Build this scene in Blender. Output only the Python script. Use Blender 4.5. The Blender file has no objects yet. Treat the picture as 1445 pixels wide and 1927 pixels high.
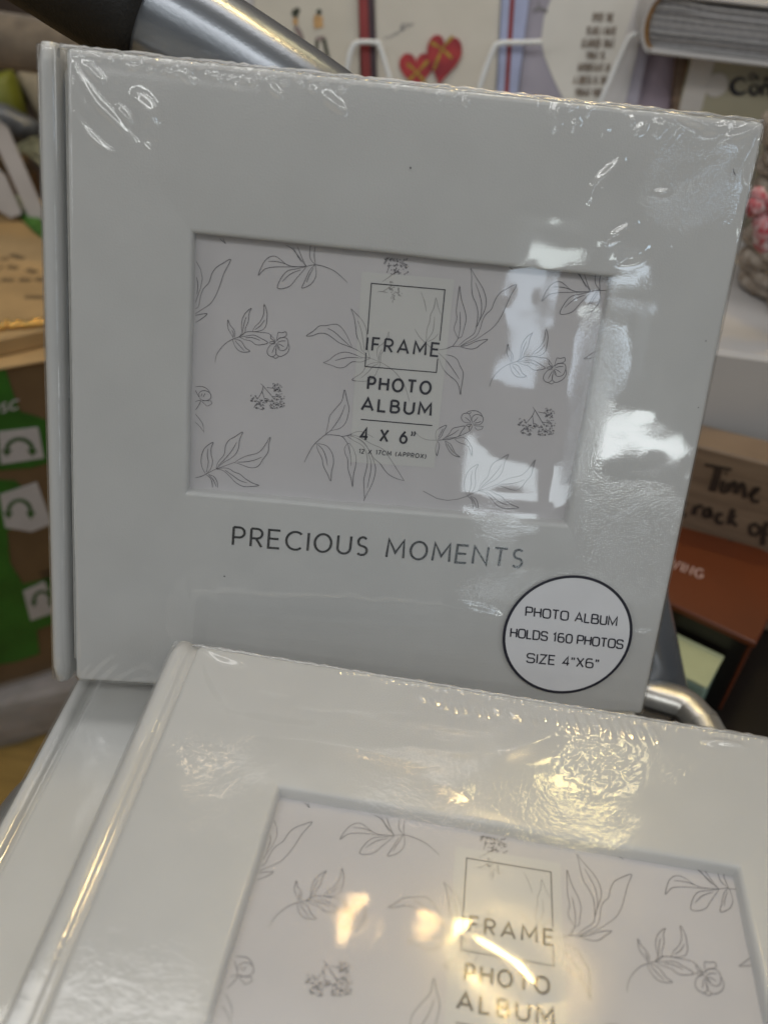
import bpy, math, random
import numpy as np
from mathutils import Matrix, Vector

# ---------------------------------------------------------------- camera model
# pose of the upright album A and of the flat album B seen by the camera
# (x right, y down, z forward), solved from their corners; world z is B's normal.
PXF, PCX, PCY = 1725.0, 722.5, 963.5
POSE_A = np.array([0.3253071327504935, -0.05600427448271856, 0.08498462149054996,
                   -0.09785656887999826, -0.14304309563701692, 0.28208438815321746])
POSE_B = np.array([-0.91030206, -0.01141708, 0.16768279, -0.06536789, 0.04676926, 0.32327355])
Z0 = 0.58                      # height of B's cover above the floor


def rod(w):
    t = np.linalg.norm(w); k = w / t
    K = np.array([[0, -k[2], k[1]], [k[2], 0, -k[0]], [-k[1], k[0], 0]])
    return np.eye(3) + math.sin(t) * K + (1 - math.cos(t)) * K @ K


RA, tA = rod(POSE_A[:3]), POSE_A[3:]
RB, tB = rod(POSE_B[:3]), POSE_B[3:]
FL = np.diag([1.0, -1.0, -1.0])
C2W = FL @ RB.T                                  # camera direction -> world
CAM = FL @ (-RB.T @ tB) + np.array([0, 0, Z0])


def ray(px):
    return C2W @ np.array([(px[0] - PCX) / PXF, (px[1] - PCY) / PXF, 1.0])


def on_plane(px, P0, n):
    d = ray(px); n = np.asarray(n, float)
    return CAM + d * (((np.asarray(P0, float) - CAM) @ n) / (d @ n))


def onz(px, z):
    return on_plane(px, (0, 0, z), (0, 0, 1))


def dep(px, t):
    return CAM + ray(px) * t


# world matrices of the album frames (x right, y up the cover, z out of the cover)
def frame(R, t):
    ax = C2W @ R[:, 0]; ay = -(C2W @ R[:, 1]); az = -(C2W @ R[:, 2])
    o = C2W @ t + CAM
    return np.array([[*r, o[i]] for i, r in enumerate(np.array([ax, ay, az]).T)] + [[0, 0, 0, 1]])


MA, MB_ = frame(RA, tA), frame(RB, tB)


def plane_uv(px, Mx, z):
    """pixel -> local x,y on the plane z of an album frame"""
    n = Mx[:3, 2]; P0 = Mx[:3, 3] + n * z
    X = on_plane(px, P0, n)
    l = Mx[:3, :3].T @ (X - Mx[:3, 3])
    return np.array([l[0], l[1]])


sc = bpy.context.scene
cam_d = bpy.data.cameras.new('camera'); cam_o = bpy.data.objects.new('camera', cam_d)
sc.collection.objects.link(cam_o); sc.camera = cam_o
cm = np.eye(4); cm[:3, 0] = C2W[:, 0]; cm[:3, 1] = -C2W[:, 1]; cm[:3, 2] = -C2W[:, 2]; cm[:3, 3] = CAM
cam_o.matrix_world = Matrix(cm.tolist())
cam_d.sensor_fit = 'VERTICAL'; cam_d.sensor_height = 36.0; cam_d.sensor_width = 27.0
cam_d.lens = PXF / 1927 * 36.0
cam_d.clip_start = 0.01; cam_d.clip_end = 50
cam_d.dof.use_dof = True; cam_d.dof.focus_distance = 0.332; cam_d.dof.aperture_fstop = cam_d.lens / 3.7

world = bpy.data.worlds.new('World'); sc.world = world; world.use_nodes = True
bg = world.node_tree.nodes['Background']
bg.inputs[0].default_value = (0.96, 1.0, 1.0, 1); bg.inputs[1].default_value = 0.035

sc.view_settings.view_transform = 'Standard'; sc.view_settings.look = 'None'
sc.view_settings.gamma = 1; sc.view_settings.exposure = -0.2; sc.view_settings.use_curve_mapping = False
sc.cycles.max_bounces = 8; sc.cycles.transparent_max_bounces = 16
sc.cycles.caustics_reflective = False; sc.cycles.caustics_refractive = False


def area_light(name, loc, target, sx, sy, radiance, col):
    d = bpy.data.lights.new(name, 'AREA'); d.shape = 'RECTANGLE'; d.size = sx; d.size_y = sy
    d.energy = radiance * math.pi * sx * sy; d.color = col
    o = bpy.data.objects.new(name, d); sc.collection.objects.link(o)
    o.location = loc
    o.rotation_euler = (Vector(target) - Vector(loc)).to_track_quat('-Z', 'Y').to_euler()
    return o


def bulb(name, loc, r, radiance, col):
    d = bpy.data.lights.new(name, 'POINT'); d.shadow_soft_size = r
    d.energy = radiance * 4 * math.pi ** 2 * r * r; d.color = col
    o = bpy.data.objects.new(name, d); sc.collection.objects.link(o); o.location = loc
    return o


# ceiling panel of the shop, overhead, plus an added rear one for film highlights
for py, pw_, pl_ in ((0.42, 1.9, 4.2), (-1.6, 2.6, 4.2)):
    area_light('ceiling_and_fill_panel', (-0.25, py, 2.65), (-0.25, py, 0), pw_, 0.48, pl_, (1.0, 0.99, 0.97))
for tx, ty in ((-1.5, -0.9), (1.7, -0.8), (-2.6, -1.6), (2.7, -1.8)):
    area_light('side_glint_strip', (tx, ty, 2.55), (tx, ty, 0), 0.10, 1.3, 15.0, (1.0, 0.99, 0.96))  # added side strips, unseen, so the film ridges catch glints
area_light('ceiling_and_fill_panel', (-0.10, 1.72, 2.65), (-0.10, 1.72, 0), 0.85, 0.6, 2.1, (1.0, 0.99, 0.95))  # added panel that gives album B's film its broad bright reflection
for tx, ty in ((0.3, -2.3), (-0.9, -1.7), (0.7, -1.35), (-0.4, -3.4)):
    area_light('glint_strip', (tx, ty, 2.7), (tx, ty, 0), 1.2, 0.09, 17.0, (0.97, 1.0, 0.98))  # added strips behind the camera for glints on the film wrinkles


def refl_point(px, Mx, dist=None, z=None):
    n = Mx[:3, 2]; X = on_plane(px, Mx[:3, 3], n); d = X - CAM; d /= np.linalg.norm(d)
    r = d - 2 * (d @ n) * n
    return X + r * (dist if dist else (z - X[2]) / r[2])


AC = MA[:3, 3] + MA[:3, 0] * 0.11 - MA[:3, 1] * 0.11
# panes of the shop window far behind the photographer
for i, (px, w, h, L, col) in enumerate([
        ((1185, 828), 0.62, 0.17, 8.5, (0.93, 1.0, 1.0)), ((1165, 640), 0.26, 0.42, 5.0, (0.74, 0.88, 1.0)),
        ((1030, 492), 0.34, 0.17, 5.5, (0.9, 1.0, 0.98)), ((985, 640), 0.20, 0.55, 4.0, (0.74, 0.87, 1.0)),
        ((940, 905), 0.34, 0.26, 4.5, (0.85, 0.95, 1.0)), ((1395, 330), 0.3, 0.3, 7.0, (0.6, 0.8, 1.0))]):
    area_light('shop_window_pane', refl_point(px, MA, dist=5.0), AC, w, h, L, col)
area_light('side_glint_panel', (-2.7, -1.5, 1.75), AC, 0.8, 1.1, 3.6, (0.97, 1.0, 1.0))  # added bright panel on the left, lights up the film gathers
area_light('side_glint_panel', (2.9, -0.9, 1.75), AC, 0.7, 1.1, 3.6, (0.97, 1.0, 1.0))  # its added counterpart on the right, no window known there
# warm bulbs hanging under the ceiling
for px, r, L, col in [((1065, 1490), 0.045, 26, (1.0, 0.82, 0.35)), ((1125, 1428), 0.10, 9, (1.0, 0.86, 0.5)),
                      ((648, 1735), 0.028, 30, (1.0, 0.68, 0.3)), ((793, 1737), 0.028, 30, (1.0, 0.66, 0.28)),
                      ((890, 1762), 0.065, 60, (1.0, 0.74, 0.32)), ((925, 1793), 0.045, 60, (1.0, 0.74, 0.32)), ((985, 1828), 0.065, 60, (1.0, 0.72, 0.3)), ((1008, 1872), 0.045, 60, (1.0, 0.72, 0.3)),
                      ((830, 1492), 0.03, 10, (1.0, 0.7, 0.4)), ((375, 1410), 0.07, 7, (1.0, 0.78, 0.5)),
                      ((960, 1828), 0.03, 14, (1.0, 0.6, 0.3))]:
    bulb('warm_bulb', refl_point(px, MB_, z=2.55), r, L, col)

# ---------------------------------------------------------------- helpers
rng = random.Random(7)
col = sc.collection


def arr(v): return np.asarray(v, float)


def mk(name, verts, faces, mat, parent=None, smooth=False, mw=None):
    me = bpy.data.meshes.new(name); me.from_pydata([tuple(map(float, v)) for v in verts], [], faces); me.update()
    if smooth:
        me.polygons.foreach_set('use_smooth', [True] * len(me.polygons))
    o = bpy.data.objects.new(name, me); col.objects.link(o)
    if mat: me.materials.append(mat)
    if parent: o.parent = parent
    if mw is not None: o.matrix_world = Matrix(np.asarray(mw).tolist())
    return o


def tag(o, label, cat, group=None, kind=None):
    if label: o['label'] = label
    if cat: o['category'] = cat
    if group: o['group'] = group
    if kind: o['kind'] = kind
    return o


def thing(name, label, cat, group=None, mw=None, loc=None):
    o = bpy.data.objects.new(name, None); col.objects.link(o); o.empty_display_size = 0.02
    if mw is not None: o.matrix_world = Matrix(np.asarray(mw).tolist())
    if loc is not None: o.location = loc
    return tag(o, label, cat, group)


class G:
    """collects geometry for one mesh"""
    def __init__(s): s.v = []; s.f = []
    def add(s, v, f):
        b = len(s.v); s.v += [tuple(map(float, x)) for x in v]; s.f += [tuple(i + b for i in q) for q in f]
        return s
    def box(s, lo, hi, bev=0.0):
        lo, hi = arr(lo), arr(hi)
        if bev <= 0:
            v = [(x, y, z) for z in (lo[2], hi[2]) for y in (lo[1], hi[1]) for x in (lo[0], hi[0])]
            return s.add(v, [(0, 2, 3, 1), (4, 5, 7, 6), (0, 1, 5, 4), (2, 6, 7, 3), (0, 4, 6, 2), (1, 3, 7, 5)])
        loops = []
        for z, i in ((lo[2], bev), (lo[2] + bev, 0), (hi[2] - bev, 0), (hi[2], bev)):
            x0, y0, x1, y1 = lo[0] + i, lo[1] + i, hi[0] - i, hi[1] - i
            b = bev * .6
            loops.append([(x0 + b, y0, z), (x1 - b, y0, z), (x1, y0 + b, z), (x1, y1 - b, z), (x1 - b, y1, z), (x0 + b, y1, z), (x0, y1 - b, z), (x0, y0 + b, z)])
        return s.loops(loops, cap=True)
    def loops(s, loops, cap=False, closed=True):
        n = len(loops[0]); b = len(s.v)
        for L in loops: s.v += [tuple(map(float, p)) for p in L]
        m = n if closed else n - 1
        for k in range(len(loops) - 1):
            for i in range(m):
                j = (i + 1) % n
                s.f.append((b + k * n + i, b + k * n + j, b + (k + 1) * n + j, b + (k + 1) * n + i))
        if cap:
            s.f.append(tuple(b + i for i in reversed(range(n))))
            e = b + (len(loops) - 1) * n; s.f.append(tuple(e + i for i in range(n)))
        return s
    def tube(s, pts, r, seg=12, cap=True, squash=1.0, up=None):
        pts = [arr(p) for p in pts]; n = len(pts)
        rs = r if hasattr(r, '__len__') else [r] * n
        L = []; ref = arr(up if up is not None else (0.13, 0.21, 0.97))
        for i, p in enumerate(pts):
            t = pts[min(i + 1, n - 1)] - pts[max(i - 1, 0)]; t /= np.linalg.norm(t) + 1e-12
            a = np.cross(t, ref); a /= np.linalg.norm(a) + 1e-9; b = np.cross(a, t)
            if up is None: ref = b
            L.append([p + rs[i] * (math.cos(k * 2 * math.pi / seg) * a + squash * math.sin(k * 2 * math.pi / seg) * b) for k in range(seg)])
        return s.loops(L, cap=cap)
    def sphere(s, c, r, seg=10, rings=6):
        c = arr(c); r = arr(r if hasattr(r, '__len__') else (r, r, r))
        L = []
        for j in range(1, rings):
            a = math.pi * j / rings
            L.append([c + r * arr((math.sin(a) * math.cos(2 * math.pi * k / seg), math.sin(a) * math.sin(2 * math.pi * k / seg), -math.cos(a))) for k in range(seg)])
        return s.loops(L, cap=True)
    def ribbon(s, pts, w, z0, z=None, close=False):
        """flat ribbon in the xy plane at height z0 (w: width or list)"""
        P = [arr(p)[:2] for p in pts]; n = len(P)
        if n < 2: return s
        ws = w if hasattr(w, '__len__') else [w] * n
        vs = []
        for i in range(n):
            a = P[(i - 1) % n] if close else P[max(i - 1, 0)]
            b = P[(i + 1) % n] if close else P[min(i + 1, n - 1)]
            t1 = P[i] - a; t2 = b - P[i]
            if np.linalg.norm(t1) < 1e-9: t1 = t2
            if np.linalg.norm(t2) < 1e-9: t2 = t1
            t1 = t1 / (np.linalg.norm(t1) + 1e-12); t2 = t2 / (np.linalg.norm(t2) + 1e-12)
            t = t1 + t2
            if np.linalg.norm(t) < 1e-3: t = t1
            t /= np.linalg.norm(t); m = 1 / max(0.5, float(t @ t1))
            nn = arr((-t[1], t[0])) * ws[i] * .5 * m
            vs += [(*(P[i] + nn), z0), (*(P[i] - nn), z0)]
        f = [(2 * i + 1, 2 * i + 3, 2 * i + 2, 2 * i) for i in range(n - 1)]
        if close: f.append((2 * n - 1, 1, 0, 2 * n - 2))
        return s.add(vs, f)
    def poly(s, pts, z): return s.add([(p[0], p[1], z) for p in pts], [tuple(range(len(pts)))])
    def disc(s, c, r, z, n=64, r2=None):
        a = [(c[0] + r * math.cos(2 * math.pi * k / n), c[1] + r * math.sin(2 * math.pi * k / n), z) for k in range(n)]
        if r2 is None: return s.add(a, [tuple(range(n))])
        b = [(c[0] + r2 * math.cos(2 * math.pi * k / n), c[1] + r2 * math.sin(2 * math.pi * k / n), z) for k in range(n)]
        return s.add(a + b, [(i, (i + 1) % n, n + (i + 1) % n, n + i) for i in range(n)])
    def out(s, name, mat, parent=None, smooth=False, mw=None): return mk(name, s.v, s.f, mat, parent, smooth, mw)


def spline(pts, k=6, close=False):
    P = [arr(p) for p in pts]; n = len(P)
    if n < 3: return P
    o = []
    for i in range(n if close else n - 1):
        p0 = P[(i - 1) % n] if close else P[max(i - 1, 0)]; p1 = P[i]
        p2 = P[(i + 1) % n]; p3 = P[(i + 2) % n] if close else P[min(i + 2, n - 1)]
        for j in range(k):
            t = j / k
            o.append(.5 * (2 * p1 + (p2 - p0) * t + (2 * p0 - 5 * p1 + 4 * p2 - p3) * t * t + (3 * p1 - p0 - 3 * p2 + p3) * t ** 3))
    if not close: o.append(P[-1])
    return o


# ---------------------------------------------------------------- materials
def nodes_of(m):
    m.use_nodes = True; nt = m.node_tree
    return nt, nt.nodes, nt.links, nt.nodes['Principled BSDF']


def pmat(name, c, rough=.5, var=.12, scale=60., bump=.0, bscale=200., metal=0., spec=.5, coat=0., c2=None, stretch=None, detail=4, sheen=0.):
    m = bpy.data.materials.new(name); nt, N, L, b = nodes_of(m)
    tc = N.new('ShaderNodeTexCoord'); src = tc.outputs['Object']
    if stretch:
        mp = N.new('ShaderNodeMapping'); mp.inputs['Scale'].default_value = stretch
        L.new(src, mp.inputs[0]); src = mp.outputs[0]
    nz = N.new('ShaderNodeTexNoise'); nz.inputs['Scale'].default_value = scale; nz.inputs['Detail'].default_value = detail
    L.new(src, nz.inputs['Vector'])
    mx = N.new('ShaderNodeMix'); mx.data_type = 'RGBA'
    c = arr(c); d = arr(c2) if c2 is not None else c * (1 - var)
    mx.inputs[6].default_value = (*np.clip(c * (1 + (var * .5 if c2 is None else 0)), 0, 1), 1); mx.inputs[7].default_value = (*d, 1)
    rp = N.new('ShaderNodeMapRange'); rp.inputs[1].default_value = .35; rp.inputs[2].default_value = .65
    L.new(nz.outputs[0], rp.inputs[0]); L.new(rp.outputs[0], mx.inputs[0]); L.new(mx.outputs[2], b.inputs['Base Color'])
    r2 = N.new('ShaderNodeMapRange'); r2.inputs[3].default_value = max(0, rough - .06); r2.inputs[4].default_value = min(1, rough + .06)
    L.new(nz.outputs[0], r2.inputs[0]); L.new(r2.outputs[0], b.inputs['Roughness'])
    b.inputs['Metallic'].default_value = metal; b.inputs['Specular IOR Level'].default_value = spec
    b.inputs['Coat Weight'].default_value = coat; b.inputs['Coat Roughness'].default_value = .06
    b.inputs['Sheen Weight'].default_value = sheen
    if bump:
        n2 = N.new('ShaderNodeTexNoise'); n2.inputs['Scale'].default_value = bscale; n2.inputs['Detail'].default_value = 3
        L.new(src, n2.inputs['Vector'])
        bp = N.new('ShaderNodeBump'); bp.inputs['Strength'].default_value = bump; bp.inputs['Distance'].default_value = .001
        L.new(n2.outputs[0], bp.inputs['Height']); L.new(bp.outputs[0], b.inputs['Normal'])
    return m


def film_mat(name, f0=.075, rough=.035, bump=.35, bscale=900., haze=.02, soft=.15, srough=.30):
    m = bpy.data.materials.new(name); m.use_nodes = True; nt = m.node_tree; N, L = nt.nodes, nt.links
    N.remove(N['Principled BSDF']); out = N['Material Output']
    tc = N.new('ShaderNodeTexCoord')
    n1 = N.new('ShaderNodeTexNoise'); n1.inputs['Scale'].default_value = bscale; n1.inputs['Detail'].default_value = 2
    L.new(tc.outputs['Object'], n1.inputs['Vector'])
    at = N.new('ShaderNodeAttribute'); at.attribute_name = 'cling'
    mu = N.new('ShaderNodeMath'); mu.operation = 'MULTIPLY'; L.new(n1.outputs[0], mu.inputs[0]); L.new(at.outputs['Fac'], mu.inputs[1])
    bp = N.new('ShaderNodeBump'); bp.inputs['Strength'].default_value = bump; bp.inputs['Distance'].default_value = .00018
    L.new(mu.outputs[0], bp.inputs['Height'])
    lw = N.new('ShaderNodeLayerWeight'); lw.inputs[0].default_value = .5; L.new(bp.outputs[0], lw.inputs['Normal'])
    pw = N.new('ShaderNodeMath'); pw.operation = 'POWER'; pw.inputs[1].default_value = 5; L.new(lw.outputs['Facing'], pw.inputs[0])
    ma = N.new('ShaderNodeMath'); ma.operation = 'MULTIPLY_ADD'; ma.inputs[1].default_value = 1 - f0; ma.inputs[2].default_value = f0
    L.new(pw.outputs[0], ma.inputs[0])
    gl = N.new('ShaderNodeBsdfGlossy'); gl.inputs['Roughness'].default_value = rough; L.new(bp.outputs[0], gl.inputs['Normal'])
    g2 = N.new('ShaderNodeBsdfGlossy'); g2.inputs['Roughness'].default_value = srough; L.new(bp.outputs[0], g2.inputs['Normal'])
    gm = N.new('ShaderNodeMixShader'); gm.inputs[0].default_value = soft; L.new(gl.outputs[0], gm.inputs[1]); L.new(g2.outputs[0], gm.inputs[2]); gl = gm
    tr = N.new('ShaderNodeBsdfTransparent'); tr.inputs[0].default_value = (.985, .985, .985, 1)
    df = N.new('ShaderNodeBsdfDiffuse'); df.inputs[0].default_value = (.85, .85, .85, 1)
    m0 = N.new('ShaderNodeMixShader'); m0.inputs[0].default_value = haze; L.new(tr.outputs[0], m0.inputs[1]); L.new(df.outputs[0], m0.inputs[2])
    m1 = N.new('ShaderNodeMixShader'); L.new(ma.outputs[0], m1.inputs[0]); L.new(m0.outputs[0], m1.inputs[1]); L.new(gl.outputs[0], m1.inputs[2])
    L.new(m1.outputs[0], out.inputs['Surface'])
    return m


def sheer_mat(name, c, alpha, rough=.5):
    m = pmat(name, c, rough, .04); nt, N, L, b = nodes_of(m); b.inputs['Alpha'].default_value = alpha
    return m


M_COVER = pmat('cover_paper', (.60, .605, .60), .34, .03, 35, .10, 1500, coat=.15)
M_COVERC = pmat('cover_paper_warm', (.70, .70, .68), .34, .03, 35, .10, 1500, coat=.15)
M_PAGES = pmat('album_pages', (.62, .61, .58), .7, .1, 300)
M_INSERT = pmat('insert_paper', (.60, .585, .60), .55, .03, 40)
M_LINE = pmat('printed_line', (.10, .095, .11), .5, .2, 300)
M_INK = pmat('printed_ink', (.022, .022, .035), .45, .2, 300)
M_VELLUM = pmat('printed_panel', (.635, .635, .62), .5, .03, 40)
M_FAINT = pmat('faint_line', (.32, .31, .31), .5, .1, 300)
M_FOIL = pmat('silver_foil', (.30, .31, .32), .22, .15, 90, metal=1.0)
M_STICK = pmat('sticker_paper', (.66, .665, .69), .45, .03, 60)
M_FILM = film_mat('shrink_film', f0=.11, bump=.55, bscale=1300)
M_FILMC = film_mat('shrink_film_smooth', f0=.085, bump=.2, bscale=1300)
M_FILMB = film_mat('shrink_film_slack', f0=.085, rough=.045, bump=.30, haze=.09, soft=.45, srough=.17)
M_SEAM = film_mat('film_seam', f0=.22, rough=.12, bump=.6, bscale=500, haze=.30, soft=.5)
M_ALU = pmat('brushed_aluminium', (.27, .29, .325), .24, .15, 8, .05, 600, metal=.55)
M_ALU2 = pmat('satin_aluminium', (.62, .61, .58), .33, .1, 30, .08, 500, metal=.8)
M_FOAM = pmat('black_foam', (.005, .0045, .0045), .6, .3, 200, .4, 900)
M_RUB = pmat('dark_seat', (.05, .045, .04), .6, .3, 120, .4, 400)

# ---------------------------------------------------------------- stroke lettering


def ell(cx, cy, rx, ry, a0, a1, n=18, e=2.0):
    o = []
    for i in range(n + 1):
        a = math.radians(a0 + (a1 - a0) * i / n); c, s = math.cos(a), math.sin(a)
        o.append((cx + rx * math.copysign(abs(c) ** (2 / e), c), cy + ry * math.copysign(abs(s) ** (2 / e), s)))
    return o


def glyphs(kind):
    sq = kind == 'square'; e = 3.6 if sq else 2.0
    ow = .80 if sq else .84; n = 22
    g = {}
    g['I'] = (0, [[(0, 0), (0, 1)]])
    g['F'] = (.5, [[(.5, 1), (0, 1), (0, 0)], [(0, .52), (.44, .52)]])
    g['E'] = (.56, [[(.56, 1), (0, 1), (0, 0), (.56, 0)], [(0, .52), (.5, .52)]])
    g['L'] = (.52, [[(0, 1), (0, 0), (.52, 0)]])
    g['H'] = (.68, [[(0, 0), (0, 1)], [(.68, 0), (.68, 1)], [(0, .52), (.68, .52)]])
    g['T'] = (.66, [[(0, 1), (.66, 1)], [(.33, 1), (.33, 0)]])
    bow = lambda y0, y1, w: [(0, y1)] + ell(w - (y1 - y0) / 2, (y0 + y1) / 2, (y1 - y0) / 2, (y1 - y0) / 2, 90, -90, 12, e) + [(0, y0)]
    pw = .68 if sq else .56
    g['P'] = (pw, [[(0, 0), (0, 1)], bow(.44, 1, pw)])
    g['R'] = (pw, [[(0, 0), (0, 1)], bow(.46, 1, pw), [(pw * .45, .46), (pw, 0)]])
    g['B'] = (pw + .03, [[(0, 0), (0, 1)], bow(.53, 1, pw - .05), bow(0, .53, pw + .03)])
    g['D'] = (.72, [[(0, 0), (0, 1), (.28, 1)] + ell(.28, .5, .44, .5, 90, -90, 16, e) + [(0, 0)]])
    g['A'] = (.8, [[(0, 0), (.4, 1), (.8, 0)], [(.14, .31), (.66, .31)]])
    g['M'] = (.88, [[(0, 0), (.05, 1), (.44, .28), (.83, 1), (.88, 0)]] if not sq else [[(0, 0), (0, 1), (.44, .1), (.88, 1), (.88, 0)]])
    g['N'] = (.72, [[(0, 0), (0, 1), (.72, 0), (.72, 1)]])
    g['O'] = (ow, [ell(ow / 2, .5, ow / 2, .5, 0, 360, 32, e)])
    g['C'] = (.78, [ell(.46, .5, .46, .5, 48, 312, 24, e)])
    g['G'] = (.8, [ell(.45, .5, .45, .5, 48, 340, 24, e) + [(.86, .42), (.5, .42)]])
    g['U'] = (.66, [[(0, 1), (0, .33)] + ell(.33, .33, .33, .33, 180, 360, 14, e) + [(.66, 1)]])
    if sq:
        g['S'] = (.72, [[(.70, .80)] + ell(.52, .80, .18, .20, 0, 90, 6) + ell(.2, .755, .2, .245, 90, 270, 10) + ell(.52, .255, .2, .255, 90, -90, 10) + ell(.2, .2, .2, .2, 270, 180, 6)])
    else:
        g['S'] = (.52, [ell(.27, .75, .23, .25, 40, 260, 14) + ell(.26, .25, .26, .25, 80, -140, 14)])
    g['W'] = (1.0, [[(0, 1), (.25, 0), (.5, .8), (.75, 0), (1, 1)]])
    g['V'] = (.74, [[(0, 1), (.37, 0), (.74, 1)]])
    g['Y'] = (.68, [[(0, 1), (.34, .48), (.68, 1)], [(.34, .48), (.34, 0)]])
    g['X'] = (.64, [[(0, 0), (.64, 1)], [(0, 1), (.64, 0)]])
    g['Z'] = (.62, [[(0, 1), (.62, 1), (0, 0), (.62, 0)]])
    g['0'] = (.70, [ell(.35, .5, .35, .5, 0, 360, 26, 3 if sq else 2)])
    g['1'] = (.2, [[(0, .78), (.2, 1), (.2, 0)]]) if not sq else (.42, [[(.08, .8), (.28, 1), (.28, 0)]])
    g['2'] = (.5, [ell(.25, .74, .25, .26, 165, -35, 14) + [(0, 0), (.52, 0)]])
    g['4'] = (.6, [[(.44, 0), (.44, 1), (0, .26), (.6, .26)]])
    g['6'] = (.56, [ell(.28, .31, .28, .31, 0, 360, 22), [(.02, .40), (.1, .62), (.38, 1)]] if not sq else
              [ell(.34, .29, .34, .29, 0, 360, 22, 3), [(0, .3), (0, .6)] + ell(.34, .6, .34, .4, 180, 50, 10, 3)])
    if sq: g['6'] = (.72, g['6'][1])
    g['7'] = (.5, [[(0, 1), (.5, 1), (.16, 0)]])
    g['"'] = (.22, [[(0, 1), (-.02, .72)], [(.2, 1), (.18, .72)]])
    g['('] = (.2, [ell(.5, .45, .5, .68, 128, 232, 10)])
    g[')'] = (.2, [ell(-.3, .45, .5, .68, 52, -52, 10)])
    g['-'] = (.3, [[(0, .45), (.3, .45)]])
    g[' '] = (.42, [])
    return g


GEO, SQR = glyphs('geo'), glyphs('square')


def lettering(geo, text, font, bl, br, cap, weight, z, track=.30, slant=0.0, space=None):
    """text strokes from baseline point bl to br; cap = vector of the cap height"""
    bl, br, cap = arr(bl), arr(br), arr(cap)
    adv = []; x = 0
    for i, ch in enumerate(text):
        w = font[ch][0] if ch != ' ' or space is None else space
        adv.append(x); x += w + (track if i < len(text) - 1 else 0)
    ex = (br - bl) / x
    k = 0
    for ch, a in zip(text, adv):
        for st in font[ch][1]:
            pts = [bl + ex * (a + p[0]) + cap * p[1] for p in st]
            cl = len(pts) > 6 and np.linalg.norm(pts[0] - pts[-1]) < 1e-7
            geo.ribbon(pts[:-1] if cl else pts, weight, z + k * 3e-6, close=cl); k += 1
    return geo


# ---------------------------------------------------------------- the albums
W, H, T = 0.22267687597458263, 0.22, 0.055
REC = 0.0045                                     # depth of the window recess


def intersect_y(px_a, px_b, Mx, y):
    a, b = plane_uv(px_a, Mx, 0), plane_uv(px_b, Mx, 0)
    return a + (b - a) * (y - a[1]) / (b[1] - a[1])


WQ_A = [plane_uv(q, MA, 0) for q in ((364, 439), (1152, 522), (1065, 987), (354, 925))]
WQ_B = [plane_uv((527, 1482), MB_, 0), plane_uv((1388, 1633), MB_, 0),
        intersect_y((1388, 1633), (1442, 1890), MB_, -.1415), intersect_y((527, 1482), (398, 1905), MB_, -.1405)]


def off_quad(q, d):
    """grow (d>0) a quad TL,TR,BR,BL"""
    q = [arr(p) for p in q]; s = [(-1, 1), (1, 1), (1, -1), (-1, -1)]
    return [p + d * arr(k) for p, k in zip(q, s)]


def rrect(q, r, z, n=22, m=4, wob=0.0, seed=0):
    o = []; rr = np.random.RandomState(seed)
    for i in range(4):
        a, b = arr(q[i]), arr(q[(i + 1) % 4]); t = (b - a) / np.linalg.norm(b - a)
        p, e = a + t * r, b - t * r
        nn = arr((-t[1], t[0])); ph = rr.rand(3) * 6.28
        for k in range(n + 1):
            s = k / n; w = wob * (math.sin(5 * s + ph[0]) + .6 * math.sin(11 * s + ph[1]) + .4 * math.sin(23 * s + ph[2])) * math.sin(math.pi * s)
            P = p + (e - p) * s + nn * w; o.append((P[0], P[1], z))
        c = arr(q[(i + 2) % 4]); t2 = (c - b) / np.linalg.norm(c - b); e2 = b + t2 * r
        for k in range(1, m):
            s = k / m; P = (1 - s) ** 2 * e + 2 * s * (1 - s) * b + s * s * e2; o.append((P[0], P[1], z))
    return o


def cover_mesh(parent, wq, mat, seed):
    oq = [(0, 0), (W, 0), (W, -H), (0, -H)]
    Ls = []
    for d, z, r in ((-.0002, -.0056, .0012), (0, -.0040, .0014), (0, -.0016, .0016), (-.0004, -.0006, .0016), (-.0011, -.0001, .0016), (-.0020, 0, .0014)):
        Ls.append(rrect(off_quad(oq, d), r, z, wob=.00012, seed=seed))
    o_last = np.array(Ls[-1])
    ins = []
    for d, z in ((.0018, 0), (.0010, -.0001), (.0004, -.0005), (.0001, -.0012), (0, -.0022), (-.0002, -.0052)):
        ins.append(rrect(off_quad(wq, d), .0005, z, wob=.00016, seed=seed + 5))
    i0 = np.array(ins[0])
    for s in (.3, .6):
        Ls.append([tuple(p) for p in o_last + (i0 - o_last) * s])
    Ls += ins
    g = G(); g.loops(Ls)
    n = len(Ls[0]); g.f.append(tuple(reversed(range(n))))
    return g.out('front_cover', mat, parent, smooth=True)


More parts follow.
